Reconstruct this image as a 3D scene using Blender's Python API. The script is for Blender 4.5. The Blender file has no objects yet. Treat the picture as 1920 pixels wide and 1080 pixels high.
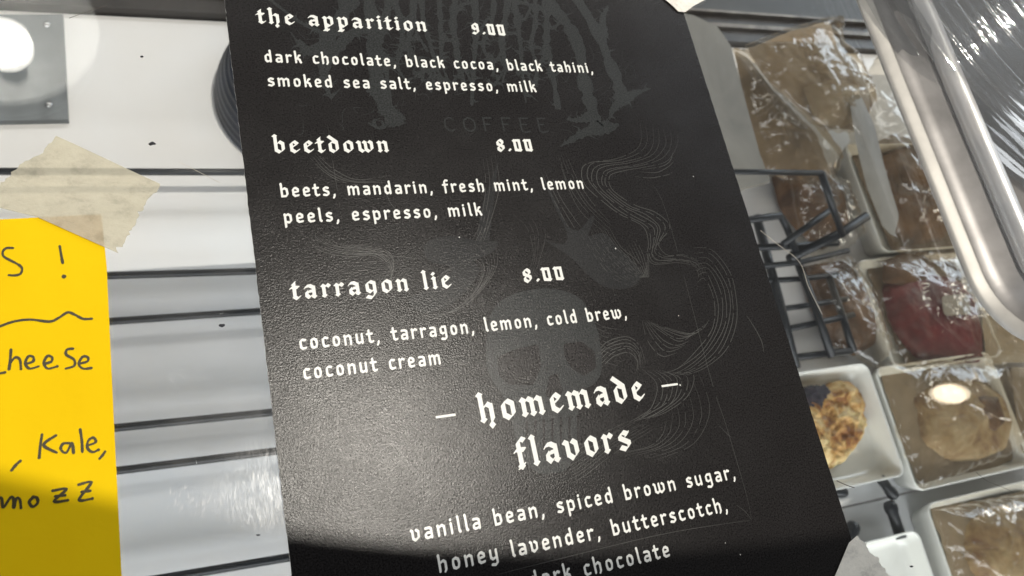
import bpy, bmesh, math, random
from mathutils import Vector, Matrix, Euler, noise

random.seed(7)
SC = bpy.context.scene
COL = SC.collection

# ------------------------------------------------------------------ camera
CAM_LOC = Vector((-0.02073008, 0.0, 0.18266331))
CAM_ROT = Euler((0.392110822, -0.347972181, -0.216222274), 'XYZ')
FPX = 1567.77                       # focal length in pixels of a 1920 px wide frame
cd = bpy.data.cameras.new('camera')
cam = bpy.data.objects.new('camera', cd)
COL.objects.link(cam)
cam.location = CAM_LOC
cam.rotation_euler = CAM_ROT
cd.sensor_width = 36.0
cd.lens = FPX / 1920 * 36.0
cd.clip_start = 0.005
cd.clip_end = 50
cd.dof.use_dof = True
cd.dof.focus_distance = 0.20
cd.dof.aperture_fstop = 32
SC.camera = cam

# ------------------------------------------------------------------ world
W = bpy.data.worlds.new('World')
SC.world = W
W.use_nodes = True
wn, wl = W.node_tree.nodes, W.node_tree.links
for n in list(wn):
    wn.remove(n)
wo = wn.new('ShaderNodeOutputWorld')
bg = wn.new('ShaderNodeBackground')
tc = wn.new('ShaderNodeTexCoord')
sx = wn.new('ShaderNodeSeparateXYZ')
rp = wn.new('ShaderNodeValToRGB')
wl.new(tc.outputs['Generated'], sx.inputs[0])
wl.new(sx.outputs['Z'], rp.inputs[0])
e = rp.color_ramp.elements
e[0].position = 0.0
e[0].color = (0.26, 0.25, 0.24, 1)
e[1].position = 0.97
e[1].color = (0.03, 0.03, 0.034, 1)
k = e.new(0.45)
k.color = (0.30, 0.29, 0.275, 1)
k = e.new(0.80)
k.color = (0.24, 0.245, 0.24, 1)
wl.new(rp.outputs[0], bg.inputs[0])
bg.inputs[1].default_value = 0.45
wl.new(bg.outputs[0], wo.inputs[0])

# ------------------------------------------------------------------ lamps
def aim(o, tgt):
    o.rotation_euler = (Vector(tgt) - o.location).to_track_quat('-Z', 'Y').to_euler()

def lamp(name, kind, loc, tgt, energy, color, **kw):
    d = bpy.data.lights.new(name, kind)
    d.energy = energy
    d.color = color
    for a, v in kw.items():
        setattr(d, a, v)
    o = bpy.data.objects.new(name, d)
    COL.objects.link(o)
    o.location = loc
    aim(o, tgt)
    return o

KEY_LOC = (0.34, 0.26, 1.60)
lamp('ceiling_spot', 'SPOT', KEY_LOC, (0.170, 0.482, 0.0), 88, (1.0, 0.94, 0.84),
     spot_size=math.radians(2 * 17.42), spot_blend=0.004, shadow_soft_size=0.0025)  # cone edge stands in for the shadow of an unmodelled phone and hand
lamp('front_fill', 'AREA', (-0.15, -1.0, 1.15), (0.0, 0.05, -0.2), 5.2, (0.93, 0.97, 1.0), shape='SQUARE', size=0.65)  # unseen fill added in front to brighten the lower shelf, no real window
# long strip lamp behind the counter, daylight from the right, a strip inside the case at the far right, and an added fill at its front edge
lamp('counter_strip', 'AREA', (0.20, 0.66, 0.34), (0.20, 0.12, -0.24), 2.1, (1.0, 0.985, 0.96), shape='RECTANGLE', size=1.4, size_y=0.10)
lamp('daylight_window', 'AREA', (2.3, 1.4, 0.75), (0.25, 0.15, 0.0), 26, (0.80, 0.90, 1.0), shape='SQUARE', size=1.1)
lamp('case_strip_fill', 'AREA', (0.78, 0.16, -0.05), (0.35, 0.12, -0.24), 0.25, (1.0, 0.93, 0.80), shape='RECTANGLE', size=0.02, size_y=0.35)
lamp('case_strip_fill', 'AREA', (0.0, -0.34, -0.04), (0.02, 0.06, -0.24), 3.8, (0.95, 0.98, 1.0), shape='RECTANGLE', size=1.3, size_y=0.14)  # unseen strip added to lighten the near part of the shelf evenly
# round downlight whose mirror image shows in the glass
dl = lamp('ceiling_downlight', 'AREA', (1.71, 0.165, 1.29), (1.71, 0.165, 0), 0.22, (1.0, 0.86, 0.64), shape='DISK', size=0.080)
dv = (Vector((0.759, 0.071, 0.647))).normalized()
bu = CAM_ROT.to_matrix() @ Vector((0, 1, 0))
bu.z = -bu.z
dl.rotation_euler = (-dv * 0.62 - bu * 0.78).to_track_quat('-Z', 'Y').to_euler()

SC.view_settings.view_transform = 'Standard'
SC.view_settings.look = 'None'
SC.view_settings.exposure = 0
SC.view_settings.gamma = 1
SC.view_settings.use_curve_mapping = False
SC.render.engine = 'CYCLES'
SC.cycles.transparent_max_bounces = 32
SC.cycles.max_bounces = 12
SC.cycles.use_denoising = True
SC.cycles.denoising_input_passes = 'RGB_ALBEDO_NORMAL'
SC.cycles.denoising_prefilter = 'ACCURATE'

# ------------------------------------------------------------------ helpers
CR = CAM_ROT.to_matrix()

def at(px, py, z=0.0):
    """Point of the level plane at height z that the photo shows at pixel (px, py)."""
    d = CR @ Vector(((px - 960) / FPX, -(py - 540) / FPX, -1))
    t = (z - CAM_LOC.z) / d.z
    return CAM_LOC + d * t

def tag(o, label=None, cat=None, group=None, kind=None):
    if label: o['label'] = label
    if cat: o['category'] = cat
    if group: o['group'] = group
    if kind: o['kind'] = kind
    return o

def empty(name, loc=(0, 0, 0)):
    o = bpy.data.objects.new(name, None)
    o.empty_display_size = 0.01
    COL.objects.link(o)
    o.location = loc
    return o

def mesh_obj(name, verts, faces, mats, parent=None, smooth=False, fmat=None):
    me = bpy.data.meshes.new(name)
    me.from_pydata([tuple(v) for v in verts], [], faces)
    o = bpy.data.objects.new(name, me)
    COL.objects.link(o)
    for m in (mats if isinstance(mats, (list, tuple)) else [mats]):
        me.materials.append(m)
    if fmat:
        for i, f in enumerate(me.polygons):
            f.material_index = fmat[i]
    if smooth:
        me.polygons.foreach_set('use_smooth', [True] * len(me.polygons))
    me.update()
    if parent is not None:
        o.parent = parent
        o.matrix_parent_inverse = Matrix.Translation(parent.location).inverted()
    return o

def hull(pts):
    pts = sorted(set((round(x, 9), round(y, 9)) for x, y in pts))
    if len(pts) < 3:
        return pts
    def half(ps):
        h = []
        for p in ps:
            while len(h) >= 2 and (h[-1][0]-h[-2][0])*(p[1]-h[-2][1]) - (h[-1][1]-h[-2][1])*(p[0]-h[-2][0]) <= 1e-14:
                h.pop()
            h.append(p)
        return h
    a, b = half(pts), half(pts[::-1])
    return a[:-1] + b[:-1]

# ------------------------------------------------------------------ node materials
class NT:
    def __init__(self, name):
        self.m = bpy.data.materials.new(name)
        self.m.use_nodes = True
        self.n, self.l = self.m.node_tree.nodes, self.m.node_tree.links
        for x in list(self.n):
            self.n.remove(x)
        self.out = self.n.new('ShaderNodeOutputMaterial')
        self.tc = self.n.new('ShaderNodeTexCoord')
    def noise(self, scale, detail=4, rough=0.55, stretch=None, dist=0.0):
        t = self.n.new('ShaderNodeTexNoise')
        t.inputs['Scale'].default_value = scale
        t.inputs['Detail'].default_value = detail
        t.inputs['Roughness'].default_value = rough
        t.inputs['Distortion'].default_value = dist
        src = self.tc.outputs['Object']
        if stretch:
            mp = self.n.new('ShaderNodeMapping')
            mp.inputs['Scale'].default_value = stretch[:3]
            if len(stretch) > 3:
                mp.inputs['Rotation'].default_value = (0, 0, stretch[3])
            self.l.new(src, mp.inputs[0])
            src = mp.outputs[0]
        self.l.new(src, t.inputs['Vector'])
        return t.outputs[0]
    def ramp(self, fac, stops, interp='LINEAR'):
        r = self.n.new('ShaderNodeValToRGB')
        r.color_ramp.interpolation = interp
        el = r.color_ramp.elements
        while len(el) < len(stops):
            el.new(0.5)
        for i, (p, c) in enumerate(stops):
            el[i].position = p
            el[i].color = (c[0], c[1], c[2], 1) if hasattr(c, '__len__') else (c, c, c, 1)
        self.l.new(fac, r.inputs[0])
        return r.outputs[0]
    def bump(self, h, strength, dist=0.0002, normal=None):
        b = self.n.new('ShaderNodeBump')
        b.inputs['Strength'].default_value = strength
        b.inputs['Distance'].default_value = dist
        self.l.new(h, b.inputs['Height'])
        if normal: self.l.new(normal, b.inputs['Normal'])
        return b.outputs[0]
    def mixc(self, fac, a, b):
        x = self.n.new('ShaderNodeMix')
        x.data_type = 'RGBA'
        self.put(fac, x.inputs[0]); self.put(a, x.inputs[6]); self.put(b, x.inputs[7])
        return x.outputs[2]
    def put(self, v, s):
        if isinstance(v, bpy.types.NodeSocket):
            self.l.new(v, s)
        elif hasattr(v, '__len__'):
            s.default_value = (v[0], v[1], v[2], 1)
        else:
            s.default_value = v
    def math(self, op, a, b=0.0):
        x = self.n.new('ShaderNodeMath')
        x.operation = op
        self.put(a, x.inputs[0]); self.put(b, x.inputs[1])
        return x.outputs[0]
    def bsdf(self, color, rough=0.5, metal=0.0, normal=None, spec=0.5, sss=0.0, coat=0.0):
        b = self.n.new('ShaderNodeBsdfPrincipled')
        self.put(color, b.inputs['Base Color'])
        self.put(rough, b.inputs['Roughness'])
        self.put(metal, b.inputs['Metallic'])
        self.put(spec, b.inputs['Specular IOR Level'])
        if coat: b.inputs['Coat Weight'].default_value = coat; b.inputs['Coat Roughness'].default_value = 0.1
        if sss:
            b.inputs['Subsurface Weight'].default_value = sss
            b.inputs['Subsurface Radius'].default_value = (0.003, 0.0015, 0.001)
        if normal: self.l.new(normal, b.inputs['Normal'])
        return b.outputs[0]
    def transp(self, color=(1, 1, 1)):
        t = self.n.new('ShaderNodeBsdfTransparent')
        self.put(color, t.inputs[0])
        return t.outputs[0]
    def gloss(self, rough=0.0, color=(1, 1, 1), normal=None):
        g = self.n.new('ShaderNodeBsdfGlossy')
        self.put(color, g.inputs['Color']); self.put(rough, g.inputs['Roughness'])
        if normal: self.l.new(normal, g.inputs['Normal'])
        return g.outputs[0]
    def fresnel(self, ior=1.45, normal=None):
        """Schlick reflectance, the same from both faces of a thin sheet."""
        w = self.n.new('ShaderNodeLayerWeight')
        w.inputs[0].default_value = 0.5
        if normal: self.l.new(normal, w.inputs['Normal'])
        f0 = ((ior - 1) / (ior + 1)) ** 2
        p = self.math('POWER', w.outputs['Facing'], 5.0)
        return self.math('ADD', self.math('MULTIPLY', p, 1 - f0), f0)
    def mix(self, fac, a, b):
        x = self.n.new('ShaderNodeMixShader')
        self.put(fac, x.inputs[0])
        self.l.new(a, x.inputs[1]); self.l.new(b, x.inputs[2])
        return x.outputs[0]
    def done(self, s):
        self.l.new(s, self.out.inputs[0])
        return self.m

def simple(name, c, rough=0.5, metal=0.0, var=0.12, scale=120, bump=0.15, spec=0.5):
    t = NT(name)
    nz = t.noise(scale)
    lo = tuple(x * (1 - var) for x in c); hi = tuple(min(1, x * (1 + var)) for x in c)
    col = t.ramp(nz, [(0.3, lo), (0.7, hi)])
    return t.done(t.bsdf(col, rough, metal, t.bump(nz, bump, 0.0003), spec))

def m_print(name, c, var=0.0, grain=0.0):
    """Ink on the coated menu stock: fine fibre grain that glitters under a lamp."""
    t = NT(name)
    g1 = t.noise(2400, 2, 0.65)
    g3 = t.noise(60, 3, 0.6)
    col = t.mixc(g3, tuple(x * (1 - var) for x in c), tuple(x * (1 + var) for x in c))
    if grain:
        sp = t.noise(2500, 2, 0.7)
        col = t.mixc(t.ramp(sp, [(0.36, 0.0), (0.66, 1.0)]), tuple(x * (1 - grain) for x in c), tuple(x * (1 + grain * 1.6) for x in c))
    n = t.bump(g1, 0.9, 0.000068)
    r = t.ramp(t.noise(45, 4, 0.6), [(0.3, 0.20), (0.7, 0.27)])
    return t.done(t.bsdf(col, r, 0, n, 0.25))

def m_film(name, tint=(1, 1, 1), op=0.15, body=(0.5, 0.42, 0.3), ior=1.5, bscale=45, bstr=0.10, rough=0.08):
    """Thin clear wrap: mostly see-through, wrinkled, with sharp highlights."""
    t = NT(name)
    w = t.noise(bscale, 3, 0.5, (1, 0.35, 1, 0.6), 1.2)
    n = t.bump(w, bstr, 0.0025)
    base = t.mix(op, t.transp(tint), t.bsdf(body, 0.4, 0, n))
    f = t.math('MULTIPLY', t.fresnel(ior, n), 1.35)
    f = t.math('MINIMUM', f, 1.0)
    return t.done(t.mix(f, base, t.gloss(rough, (1, 1, 1), n)))

M = {}
M['black_ink'] = m_print('black_menu_ink', (0.0120, 0.0109, 0.0109), 0.15, 0.5)
M['grey_ink'] = m_print('faint_grey_ink', (0.0275, 0.0290, 0.0290), 0.4, 0.4)
M['dark_ink'] = m_print('dark_shade_ink', (0.0150, 0.0130, 0.0130), 0.2, 0.5)
M['hand_ink'] = m_print('dim_grey_ink', (0.0205, 0.0205, 0.0210), 0.4, 0.4)
M['line_ink'] = m_print('thin_grey_line_ink', (0.075, 0.074, 0.070), 0.4)
M['white_ink'] = m_print('white_letter_ink', (0.80, 0.79, 0.75), 0.03)
M['core'] = simple('paper_core', (0.72, 0.71, 0.68), 0.8)

def m_glass():
    t = NT('case_glass')
    s = t.noise(90, 5, 0.6)
    haze = t.ramp(s, [(0.35, 0.0), (0.8, 0.012)])
    base = t.mix(haze, t.transp((0.985, 0.99, 0.988)), t.gloss(0.35))
    f = t.fresnel(1.5)
    return t.done(t.mix(f, base, t.gloss(0.0)))
M['glass'] = m_glass()

def m_shelf():
    t = NT('white_laminate')
    a = t.noise(9, 3, 0.5)
    b = t.noise(300, 3)
    col = t.ramp(a, [(0.3, (0.70, 0.675, 0.65)), (0.5, (0.72, 0.71, 0.705)), (0.7, (0.69, 0.71, 0.735))])
    return t.done(t.bsdf(col, 0.38, 0, t.bump(b, 0.05, 0.0003), 0.4))
M['shelf'] = m_shelf()

def m_note():
    t = NT('yellow_note_paper')
    a = t.noise(30, 4)
    b = t.noise(420, 4, 0.6)
    col = t.ramp(a, [(0.3, (0.80, 0.51, 0.002)), (0.7, (0.83, 0.56, 0.004))])
    c_ = t.noise(22, 3, 0.5, (1, 0.4, 1, 0.3))
    return t.done(t.bsdf(col, 0.8, 0, t.bump(b, 0.3, 0.0003, t.bump(c_, 0.35, 0.004)), 0.10))
M['note'] = m_note()
M['marker'] = simple('marker_ink', (0.045, 0.035, 0.008), 0.6)

def m_tape(name, c, op):
    t = NT(name)
    a = t.noise(190, 6, 0.72, (0.95, 1.25, 1, 0.45))
    b = t.noise(700, 4, 0.6)
    col = t.ramp(a, [(0.32, tuple(x * 0.74 for x in c)), (0.48, c), (0.7, tuple(min(1, x * 1.12) for x in c))])
    n = t.bump(a, 0.7, 0.0006)
    n = t.bump(b, 0.5, 0.0003, n)
    return t.done(t.mix(op, t.transp((0.95, 0.9, 0.8)), t.bsdf(col, 0.7, 0, n, 0.3)))
M['tape'] = m_tape('beige_masking_tape', (0.62, 0.60, 0.50), 0.46)
M['tape2'] = m_tape('pale_masking_tape', (0.86, 0.82, 0.74), 0.95)

M['wire'] = simple('black_coated_wire', (0.009, 0.011, 0.014), 0.4)
M['rail'] = simple('dark_rail', (0.022, 0.017, 0.014), 0.4, var=0.4, scale=60)
M['railmetal'] = simple('worn_rail_metal', (0.15, 0.13, 0.11), 0.4, 0.5, 0.4, 80)
M['backdark'] = simple('dark_case_back', (0.035, 0.034, 0.032), 0.5, var=0.3, scale=15)
M['steel'] = simple('dull_steel', (0.13, 0.14, 0.145), 0.42, 0.5, 0.25, 40)
M['screw'] = simple('screw_steel', (0.5, 0.5, 0.5), 0.25, 0.9)
M['cup'] = simple('navy_rubber', (0.012, 0.017, 0.030), 0.45, scale=70, var=0.4)
M['plate'] = simple('white_glaze', (0.84, 0.84, 0.78), 0.12, var=0.03, scale=25, bump=0.02)
M['crumb'] = simple('dark_crumb', (0.03, 0.03, 0.035), 0.8)
M['scratch'] = simple('scratch_white', (0.75, 0.75, 0.75), 0.4)
M['fibre'] = simple('pale_fibre', (0.55, 0.5, 0.42), 0.5)
M['hair'] = simple('dark_hair', (0.05, 0.04, 0.03), 0.5)

M['enamel'] = simple('white_enamel', (0.78, 0.79, 0.78), 0.3)
t = NT('lit_bulb')
em = t.n.new('ShaderNodeEmission')
em.inputs[0].default_value = (1.0, 0.96, 0.88, 1)
em.inputs[1].default_value = 20
M['bulb'] = t.done(em.outputs[0])

def m_alu():
    t = NT('brushed_aluminium')
    a = t.noise(35, 4, 0.6)
    b = t.noise(500, 3, 0.6, (1, 0.12, 1, 0.0))
    col = t.ramp(a, [(0.3, (0.70, 0.71, 0.73)), (0.7, (0.82, 0.80, 0.78))])
    r = t.ramp(b, [(0.3, 0.28), (0.7, 0.44)])
    return t.done(t.bsdf(col, r, 0.65, t.bump(b, 0.12, 0.0003)))
M['alu'] = m_alu()
M['aludark'] = simple('dark_aluminium', (0.25, 0.24, 0.235), 0.42, 0.5, 0.25, 60)  # darker tone of the tray's side wall and inner wall
M['alufloor'] = simple('dull_aluminium_floor', (0.30, 0.285, 0.275), 0.4, 0.5, 0.15, 40)
M['alulight'] = simple('matt_aluminium', (0.42, 0.405, 0.38), 0.5, 0.45, 0.12, 90)

def m_clear(name='clear_plastic', op=0.11):
    t = NT(name)
    n = t.bump(t.noise(60, 3, 0.5, (1, 1, 1), 0.5), 0.25, 0.002)
    f = t.math('MINIMUM', t.math('MULTIPLY', t.fresnel(1.55, n), 3.0), 1.0)
    base = t.mix(op, t.transp((0.86, 0.87, 0.88)), t.bsdf((0.5, 0.5, 0.5), 0.3))
    return t.done(t.mix(f, base, t.gloss(0.05, (1, 1, 1), n)))
M['clear'] = m_clear()

def m_pastry(name, stops, scale=60, bump=0.7):
    t = NT(name)
    a = t.noise(scale, 6, 0.62, None, 0.4)
    b = t.noise(scale * 7, 4)
    col = t.ramp(a, stops)
    n = t.bump(a, bump, 0.004)
    n = t.bump(b, 0.4, 0.0008, n)
    return t.done(t.bsdf(col, 0.45, 0, n, 0.4, 0.15))
M['golden'] = m_pastry('golden_crust', [(0.32, (0.09, 0.03, 0.010)), (0.42, (0.30, 0.12, 0.03)), (0.50, (0.58, 0.34, 0.11)), (0.62, (0.80, 0.62, 0.30))])
M['tan'] = m_pastry('pale_dough', [(0.30, (0.16, 0.08, 0.04)), (0.48, (0.34, 0.24, 0.12)), (0.72, (0.50, 0.41, 0.26))], 55, 0.8)
M['brown'] = m_pastry('brown_crust', [(0.3, (0.035, 0.016, 0.007)), (0.5, (0.11, 0.055, 0.024)), (0.75, (0.26, 0.15, 0.07))], 40, 0.6)
M['berry'] = m_pastry('blueberry_stain', [(0.3, (0.008, 0.007, 0.012)), (0.6, (0.03, 0.022, 0.035)), (0.85, (0.14, 0.09, 0.07))], 130, 0.8)
M['red'] = m_pastry('red_glaze', [(0.3, (0.055, 0.006, 0.008)), (0.6, (0.13, 0.012, 0.016)), (0.8, (0.20, 0.02, 0.02))], 45, 0.3)
M['cream'] = m_pastry('cream_paste', [(0.3, (0.30, 0.25, 0.18)), (0.7, (0.48, 0.42, 0.32))], 25, 0.2)

def m_kraft(name, c, bs=0.5):
    t = NT(name)
    a = t.noise(28, 5, 0.6, (1, 0.6, 1, 0.4), 0.6)
    col = t.ramp(a, [(0.3, tuple(x * 0.72 for x in c)), (0.7, tuple(x * 1.15 for x in c))])
    return t.done(t.bsdf(col, 0.5, 0, t.bump(a, bs, 0.004), 0.4))
M['kraft'] = m_kraft('brown_wrap_paper', (0.31, 0.245, 0.165))
M['kraftdark'] = m_kraft('dark_wrap_paper', (0.20, 0.15, 0.10))
M['sleeve'] = m_kraft('grey_beige_sleeve', (0.29, 0.265, 0.22), 0.12)
M['film'] = m_film('clear_wrap', (0.97, 0.93, 0.86), 0.04, (0.55, 0.47, 0.36))
M['filmtan'] = m_film('tan_wrap', (0.90, 0.83, 0.72), 0.12, (0.45, 0.36, 0.25))
M['filmgrey'] = m_film('milky_wrap', (0.85, 0.82, 0.76), 0.5, (0.45, 0.41, 0.35), bstr=0.3)

# ------------------------------------------------------------------ generic shapes
def tube(name, pts, r, mat, parent=None, seg=10, cap=True, rs=None):
    pts = [Vector(p) for p in pts]
    V, F = [], []
    up = Vector((0.13, 0.21, 0.97))
    for i, p in enumerate(pts):
        d = (pts[min(i + 1, len(pts) - 1)] - pts[max(i - 1, 0)]).normalized()
        a = d.cross(up)
        if a.length < 1e-4: a = d.cross(Vector((1, 0, 0)))
        a.normalize(); b = a.cross(d)
        rr = rs[i] if rs else r
        for k in range(seg):
            t = 2 * math.pi * k / seg
            V.append(p + a * math.cos(t) * rr + b * math.sin(t) * rr)
    for i in range(len(pts) - 1):
        for k in range(seg):
            F.append((i*seg + k, i*seg + (k+1) % seg, (i+1)*seg + (k+1) % seg, (i+1)*seg + k))
    if cap:
        F.append(tuple(range(seg))[::-1]); F.append(tuple(range((len(pts)-1)*seg, len(pts)*seg)))
    return mesh_obj(name, V, F, mat, parent, True)

def box(name, x0, x1, y0, y1, z0, z1, mat, parent=None):
    V = [(x, y, z) for z in (z0, z1) for x, y in ((x0, y0), (x1, y0), (x1, y1), (x0, y1))]
    F = [(3, 2, 1, 0), (4, 5, 6, 7), (0, 1, 5, 4), (1, 2, 6, 5), (2, 3, 7, 6), (3, 0, 4, 7)]
    return mesh_obj(name, V, F, mat, parent)

def resample(poly, m):
    P = [Vector((p[0], p[1])) for p in poly]
    n = len(P)
    L = [(P[(i+1) % n] - P[i]).length for i in range(n)]
    T = sum(L)
    out, i, acc = [], 0, 0.0
    for k in range(m):
        s = T * k / m
        while acc + L[i] < s:
            acc += L[i]; i += 1
        out.append(P[i].lerp(P[(i+1) % n], (s - acc) / L[i]))
    return out

def smooth_closed(P, it=2):
    n = len(P)
    for _ in range(it):
        P = [(P[i-1] + P[i] * 2 + P[(i+1) % n]) / 4 for i in range(n)]
    return P

def slab(name, poly, z0, z1, mats, parent=None, edge_mat=0):
    n = len(poly)
    V = [(p[0], p[1], z1) for p in poly] + [(p[0], p[1], z0) for p in poly]
    F = [tuple(range(n)), tuple(range(2*n - 1, n - 1, -1))] + [(i, n + i, n + (i+1) % n, (i+1) % n) for i in range(n)]
    area = sum(poly[i][0]*poly[(i+1) % n][1] - poly[(i+1) % n][0]*poly[i][1] for i in range(n))
    if area < 0: F = [f[::-1] for f in F]
    return mesh_obj(name, V, F, mats, parent, False, [0, 0] + [edge_mat] * n)

def dome(name, poly, z0, h, mat, parent=None, m=96, rings=26, power=2.2, jag=0.0, bump=0.0, bscale=40, ridge=0.0, rscale=60, seed=0, flat=0.0, sm=2, thick=0.0, asp=(1, 1), creases=0):
    """Pillow over an outline: crust, wrap or puffed bag. Height follows 1-r^power plus noise."""
    P = smooth_closed(resample(poly, m), sm)
    c = sum(P, Vector((0, 0))) / m
    cr = []
    rc = random.Random(seed * 17 + 3)
    ext = max((p - c).length for p in P)
    for _ in range(creases):
        a = rc.choice((0.35, 0.9, 2.1, 2.5)) + rc.gauss(0, 0.35)
        q = c + Vector((rc.uniform(-.8, .8), rc.uniform(-.8, .8))) * ext
        cr.append((q, Vector((math.cos(a), math.sin(a))), rc.uniform(0.12, 0.5) * ext, rc.uniform(0.0008, 0.0022), rc.uniform(0.0006, 0.0018) * rc.choice((1, 1, -1)), rc.uniform(-14, 14)))
    V, F = [], []
    off = Vector((seed * 3.7, seed * 1.3, seed * 7.1))
    for i in range(rings + 1):
        r = i / rings
        for k, p in enumerate(P):
            rr = r
            if jag and r > 0.6:
                rr = r * (1 + jag * noise.noise(Vector((math.cos(6.283*k/m)*9, math.sin(6.283*k/m)*9, seed))) * (r - 0.6) / 0.4)
            q = c + (p - c) * rr
            w = max(0.0, 1 - max(0.0, (r - flat) / (1 - flat)) ** power)
            v = Vector((q.x * asp[0], q.y * asp[1], 0))
            z = h * math.sqrt(w) if power > 1.5 else h * w
            if bump: z += bump * noise.fractal(v * bscale + off, 0.8, 2.1, 4) * min(1, w * 2 + 0.12)
            if ridge:
                x = noise.noise(v * rscale + off + Vector((1, 1, 0)) * noise.noise(v * rscale * 0.5) * 1.5)
                z += ridge * (1 - min(1, abs(x) * 3.2)) ** 2 * min(1, w * 2 + 0.2)
            for cq, cdir, cl, cw, ch, bend in cr:
                dx = q - cq
                u = dx.dot(cdir)
                if abs(u) < cl:
                    vv = dx.x * -cdir.y + dx.y * cdir.x - bend * u * u
                    z += ch * math.exp(-(vv / cw) ** 2) * (1 - (u / cl) ** 2) * min(1, w * 2 + 0.2)
            V.append((q.x, q.y, z0 + z))
    for i in range(rings):
        for k in range(m):
            a, b = i*m + k, i*m + (k+1) % m
            F.append((a, a + m, b + m, b))
    if thick:
        base = len(V)
        for k in range(m):
            x = V[rings*m + k]
            V.append((x[0], x[1], z0 - thick))
        for k in range(m):
            a, b = rings*m + k, rings*m + (k+1) % m
            F.append((a, base + k, base + (k+1) % m, b))
        F.append(tuple(base + k for k in range(m)))
    return mesh_obj(name, V, F, mat, parent, True)

def lathe(name, prof, c, mat, parent=None, seg=96, wob=0.0):
    V, F = [], []
    for r, z in prof:
        for k in range(seg):
            t = 2 * math.pi * k / seg
            V.append((c[0] + r * math.cos(t), c[1] + r * math.sin(t), c[2] + z))
    for i in range(len(prof) - 1):
        for k in range(seg):
            a, b = i*seg + k, i*seg + (k+1) % seg
            F.append((a, b, b + seg, a + seg))
    return mesh_obj(name, V, F, mat, parent, True)

def P2(z, *pts):
    return [(lambda v: (v.x, v.y))(at(x, y, z)) for x, y in pts]

# ------------------------------------------------------------------ setting: shelf and display case
ZS = -0.240                         # top of the white shelf under the glass
ZP = -0.220                         # rims of the plates
seam = at(1720, 920, ZS).y
backy = at(210, 36, ZS).y
s1 = box('shelf', -0.6, 1.3, seam + 0.0006, backy + 0.002, ZS - 0.02, ZS, M['shelf'])
tag(s1, 'white laminate shelf board under the glass, at the back', 'shelf', kind='structure')
s2 = box('shelf', -0.6, 1.3, -0.5, seam - 0.0006, ZS - 0.02, ZS, M['shelf'])
tag(s2, 'white laminate shelf board under the glass, nearest the front', 'shelf', kind='structure')

gl = box('glass_top', -0.55, 1.1, -0.45, 0.75, -0.006, 0.0, M['glass'])
tag(gl, 'clear scratched glass top of the pastry display case', 'glass top')

rail = empty('back_rail', (0.2, backy, ZS))
tag(rail, 'dark sliding track with worn metal strips along the back of the shelf', 'rail')
zz = ZS
y0 = backy + 0.003
box('track', -0.6, 1.3, y0, y0 + 0.010, zz - 0.01, zz + 0.006, M['rail'], rail)
box('metal_strip', -0.6, 1.3, y0 + 0.0102, y0 + 0.0135, zz - 0.01, zz + 0.009, M['railmetal'], rail)
box('track', -0.6, 1.3, y0 + 0.0137, y0 + 0.024, zz - 0.01, zz + 0.004, M['rail'], rail)
box('metal_strip', -0.6, 1.3, y0 + 0.0242, y0 + 0.0262, zz - 0.01, zz + 0.008, M['railmetal'], rail)
bk = box('case_back', -0.6, 1.3, y0 + 0.0264, y0 + 0.30, zz - 0.03, zz - 0.004, M['backdark'])
tag(bk, 'dark grey floor panel beyond the back rail', 'panel', kind='structure')
# ------------------------------------------------------------------ menu card
menu = empty('menu_card', (0.07, 0.06, 0))
tag(menu, 'black printed menu card with white blackletter drinks list, taped to the glass', 'menu')
def edge_jit(a, b, n, amp):
    out = []
    for i in range(n):
        t = i / n
        x = a[0] + (b[0]-a[0])*t; y = a[1] + (b[1]-a[1])*t
        out.append((x + random.gauss(0, amp), y))
    return out
ZM = 0.0008
pts = edge_jit((0.0, -0.035), (0.140, -0.035), 2, 0) + edge_jit((0.1402, -0.035), (0.1400, 0.185), 150, 0.00004) + [(0.140, 0.185), (0.0, 0.185)] + edge_jit((0.0, 0.184), (0.0, -0.034), 180, 0.00005)
slab('card', pts, 0.0004, ZM, [M['black_ink'], M['core']], menu, 1)

# nib-swept lettering: a flat pen held at 40 degrees for the headings, a rounder one for the list
def nib(w, t, deg, n=8):
    a = math.radians(deg)
    out = []
    for k in range(n):
        u = 2 * math.pi * (k + 0.5) / n
        x, y = w / 2 * math.cos(u) * 1.08, t / 2 * math.sin(u) * 1.08
        out.append((x * math.cos(a) - y * math.sin(a), x * math.sin(a) + y * math.cos(a)))
    return out
def nib_rect(w, t, deg):
    a = math.radians(deg)
    return [(x*math.cos(a) - y*math.sin(a), x*math.sin(a) + y*math.cos(a)) for x, y in ((-w/2, -t/2), (w/2, -t/2), (w/2, t/2), (-w/2, t/2))]
NH = nib_rect(0.30, 0.05, 43)
NB = nib(0.25, 0.165, 50)
def ST(x, top=.93, bot=.07, foot=True, head=True, toe=.07):
    o = [[(x, top - .10), (x, bot + .10)]]
    if head: o.append([(x - .09, top - .015), (x + .05, top - .13)])
    if foot: o.append([(x - .07, bot + .10), (x + toe, bot - .02)])
    return o
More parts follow.
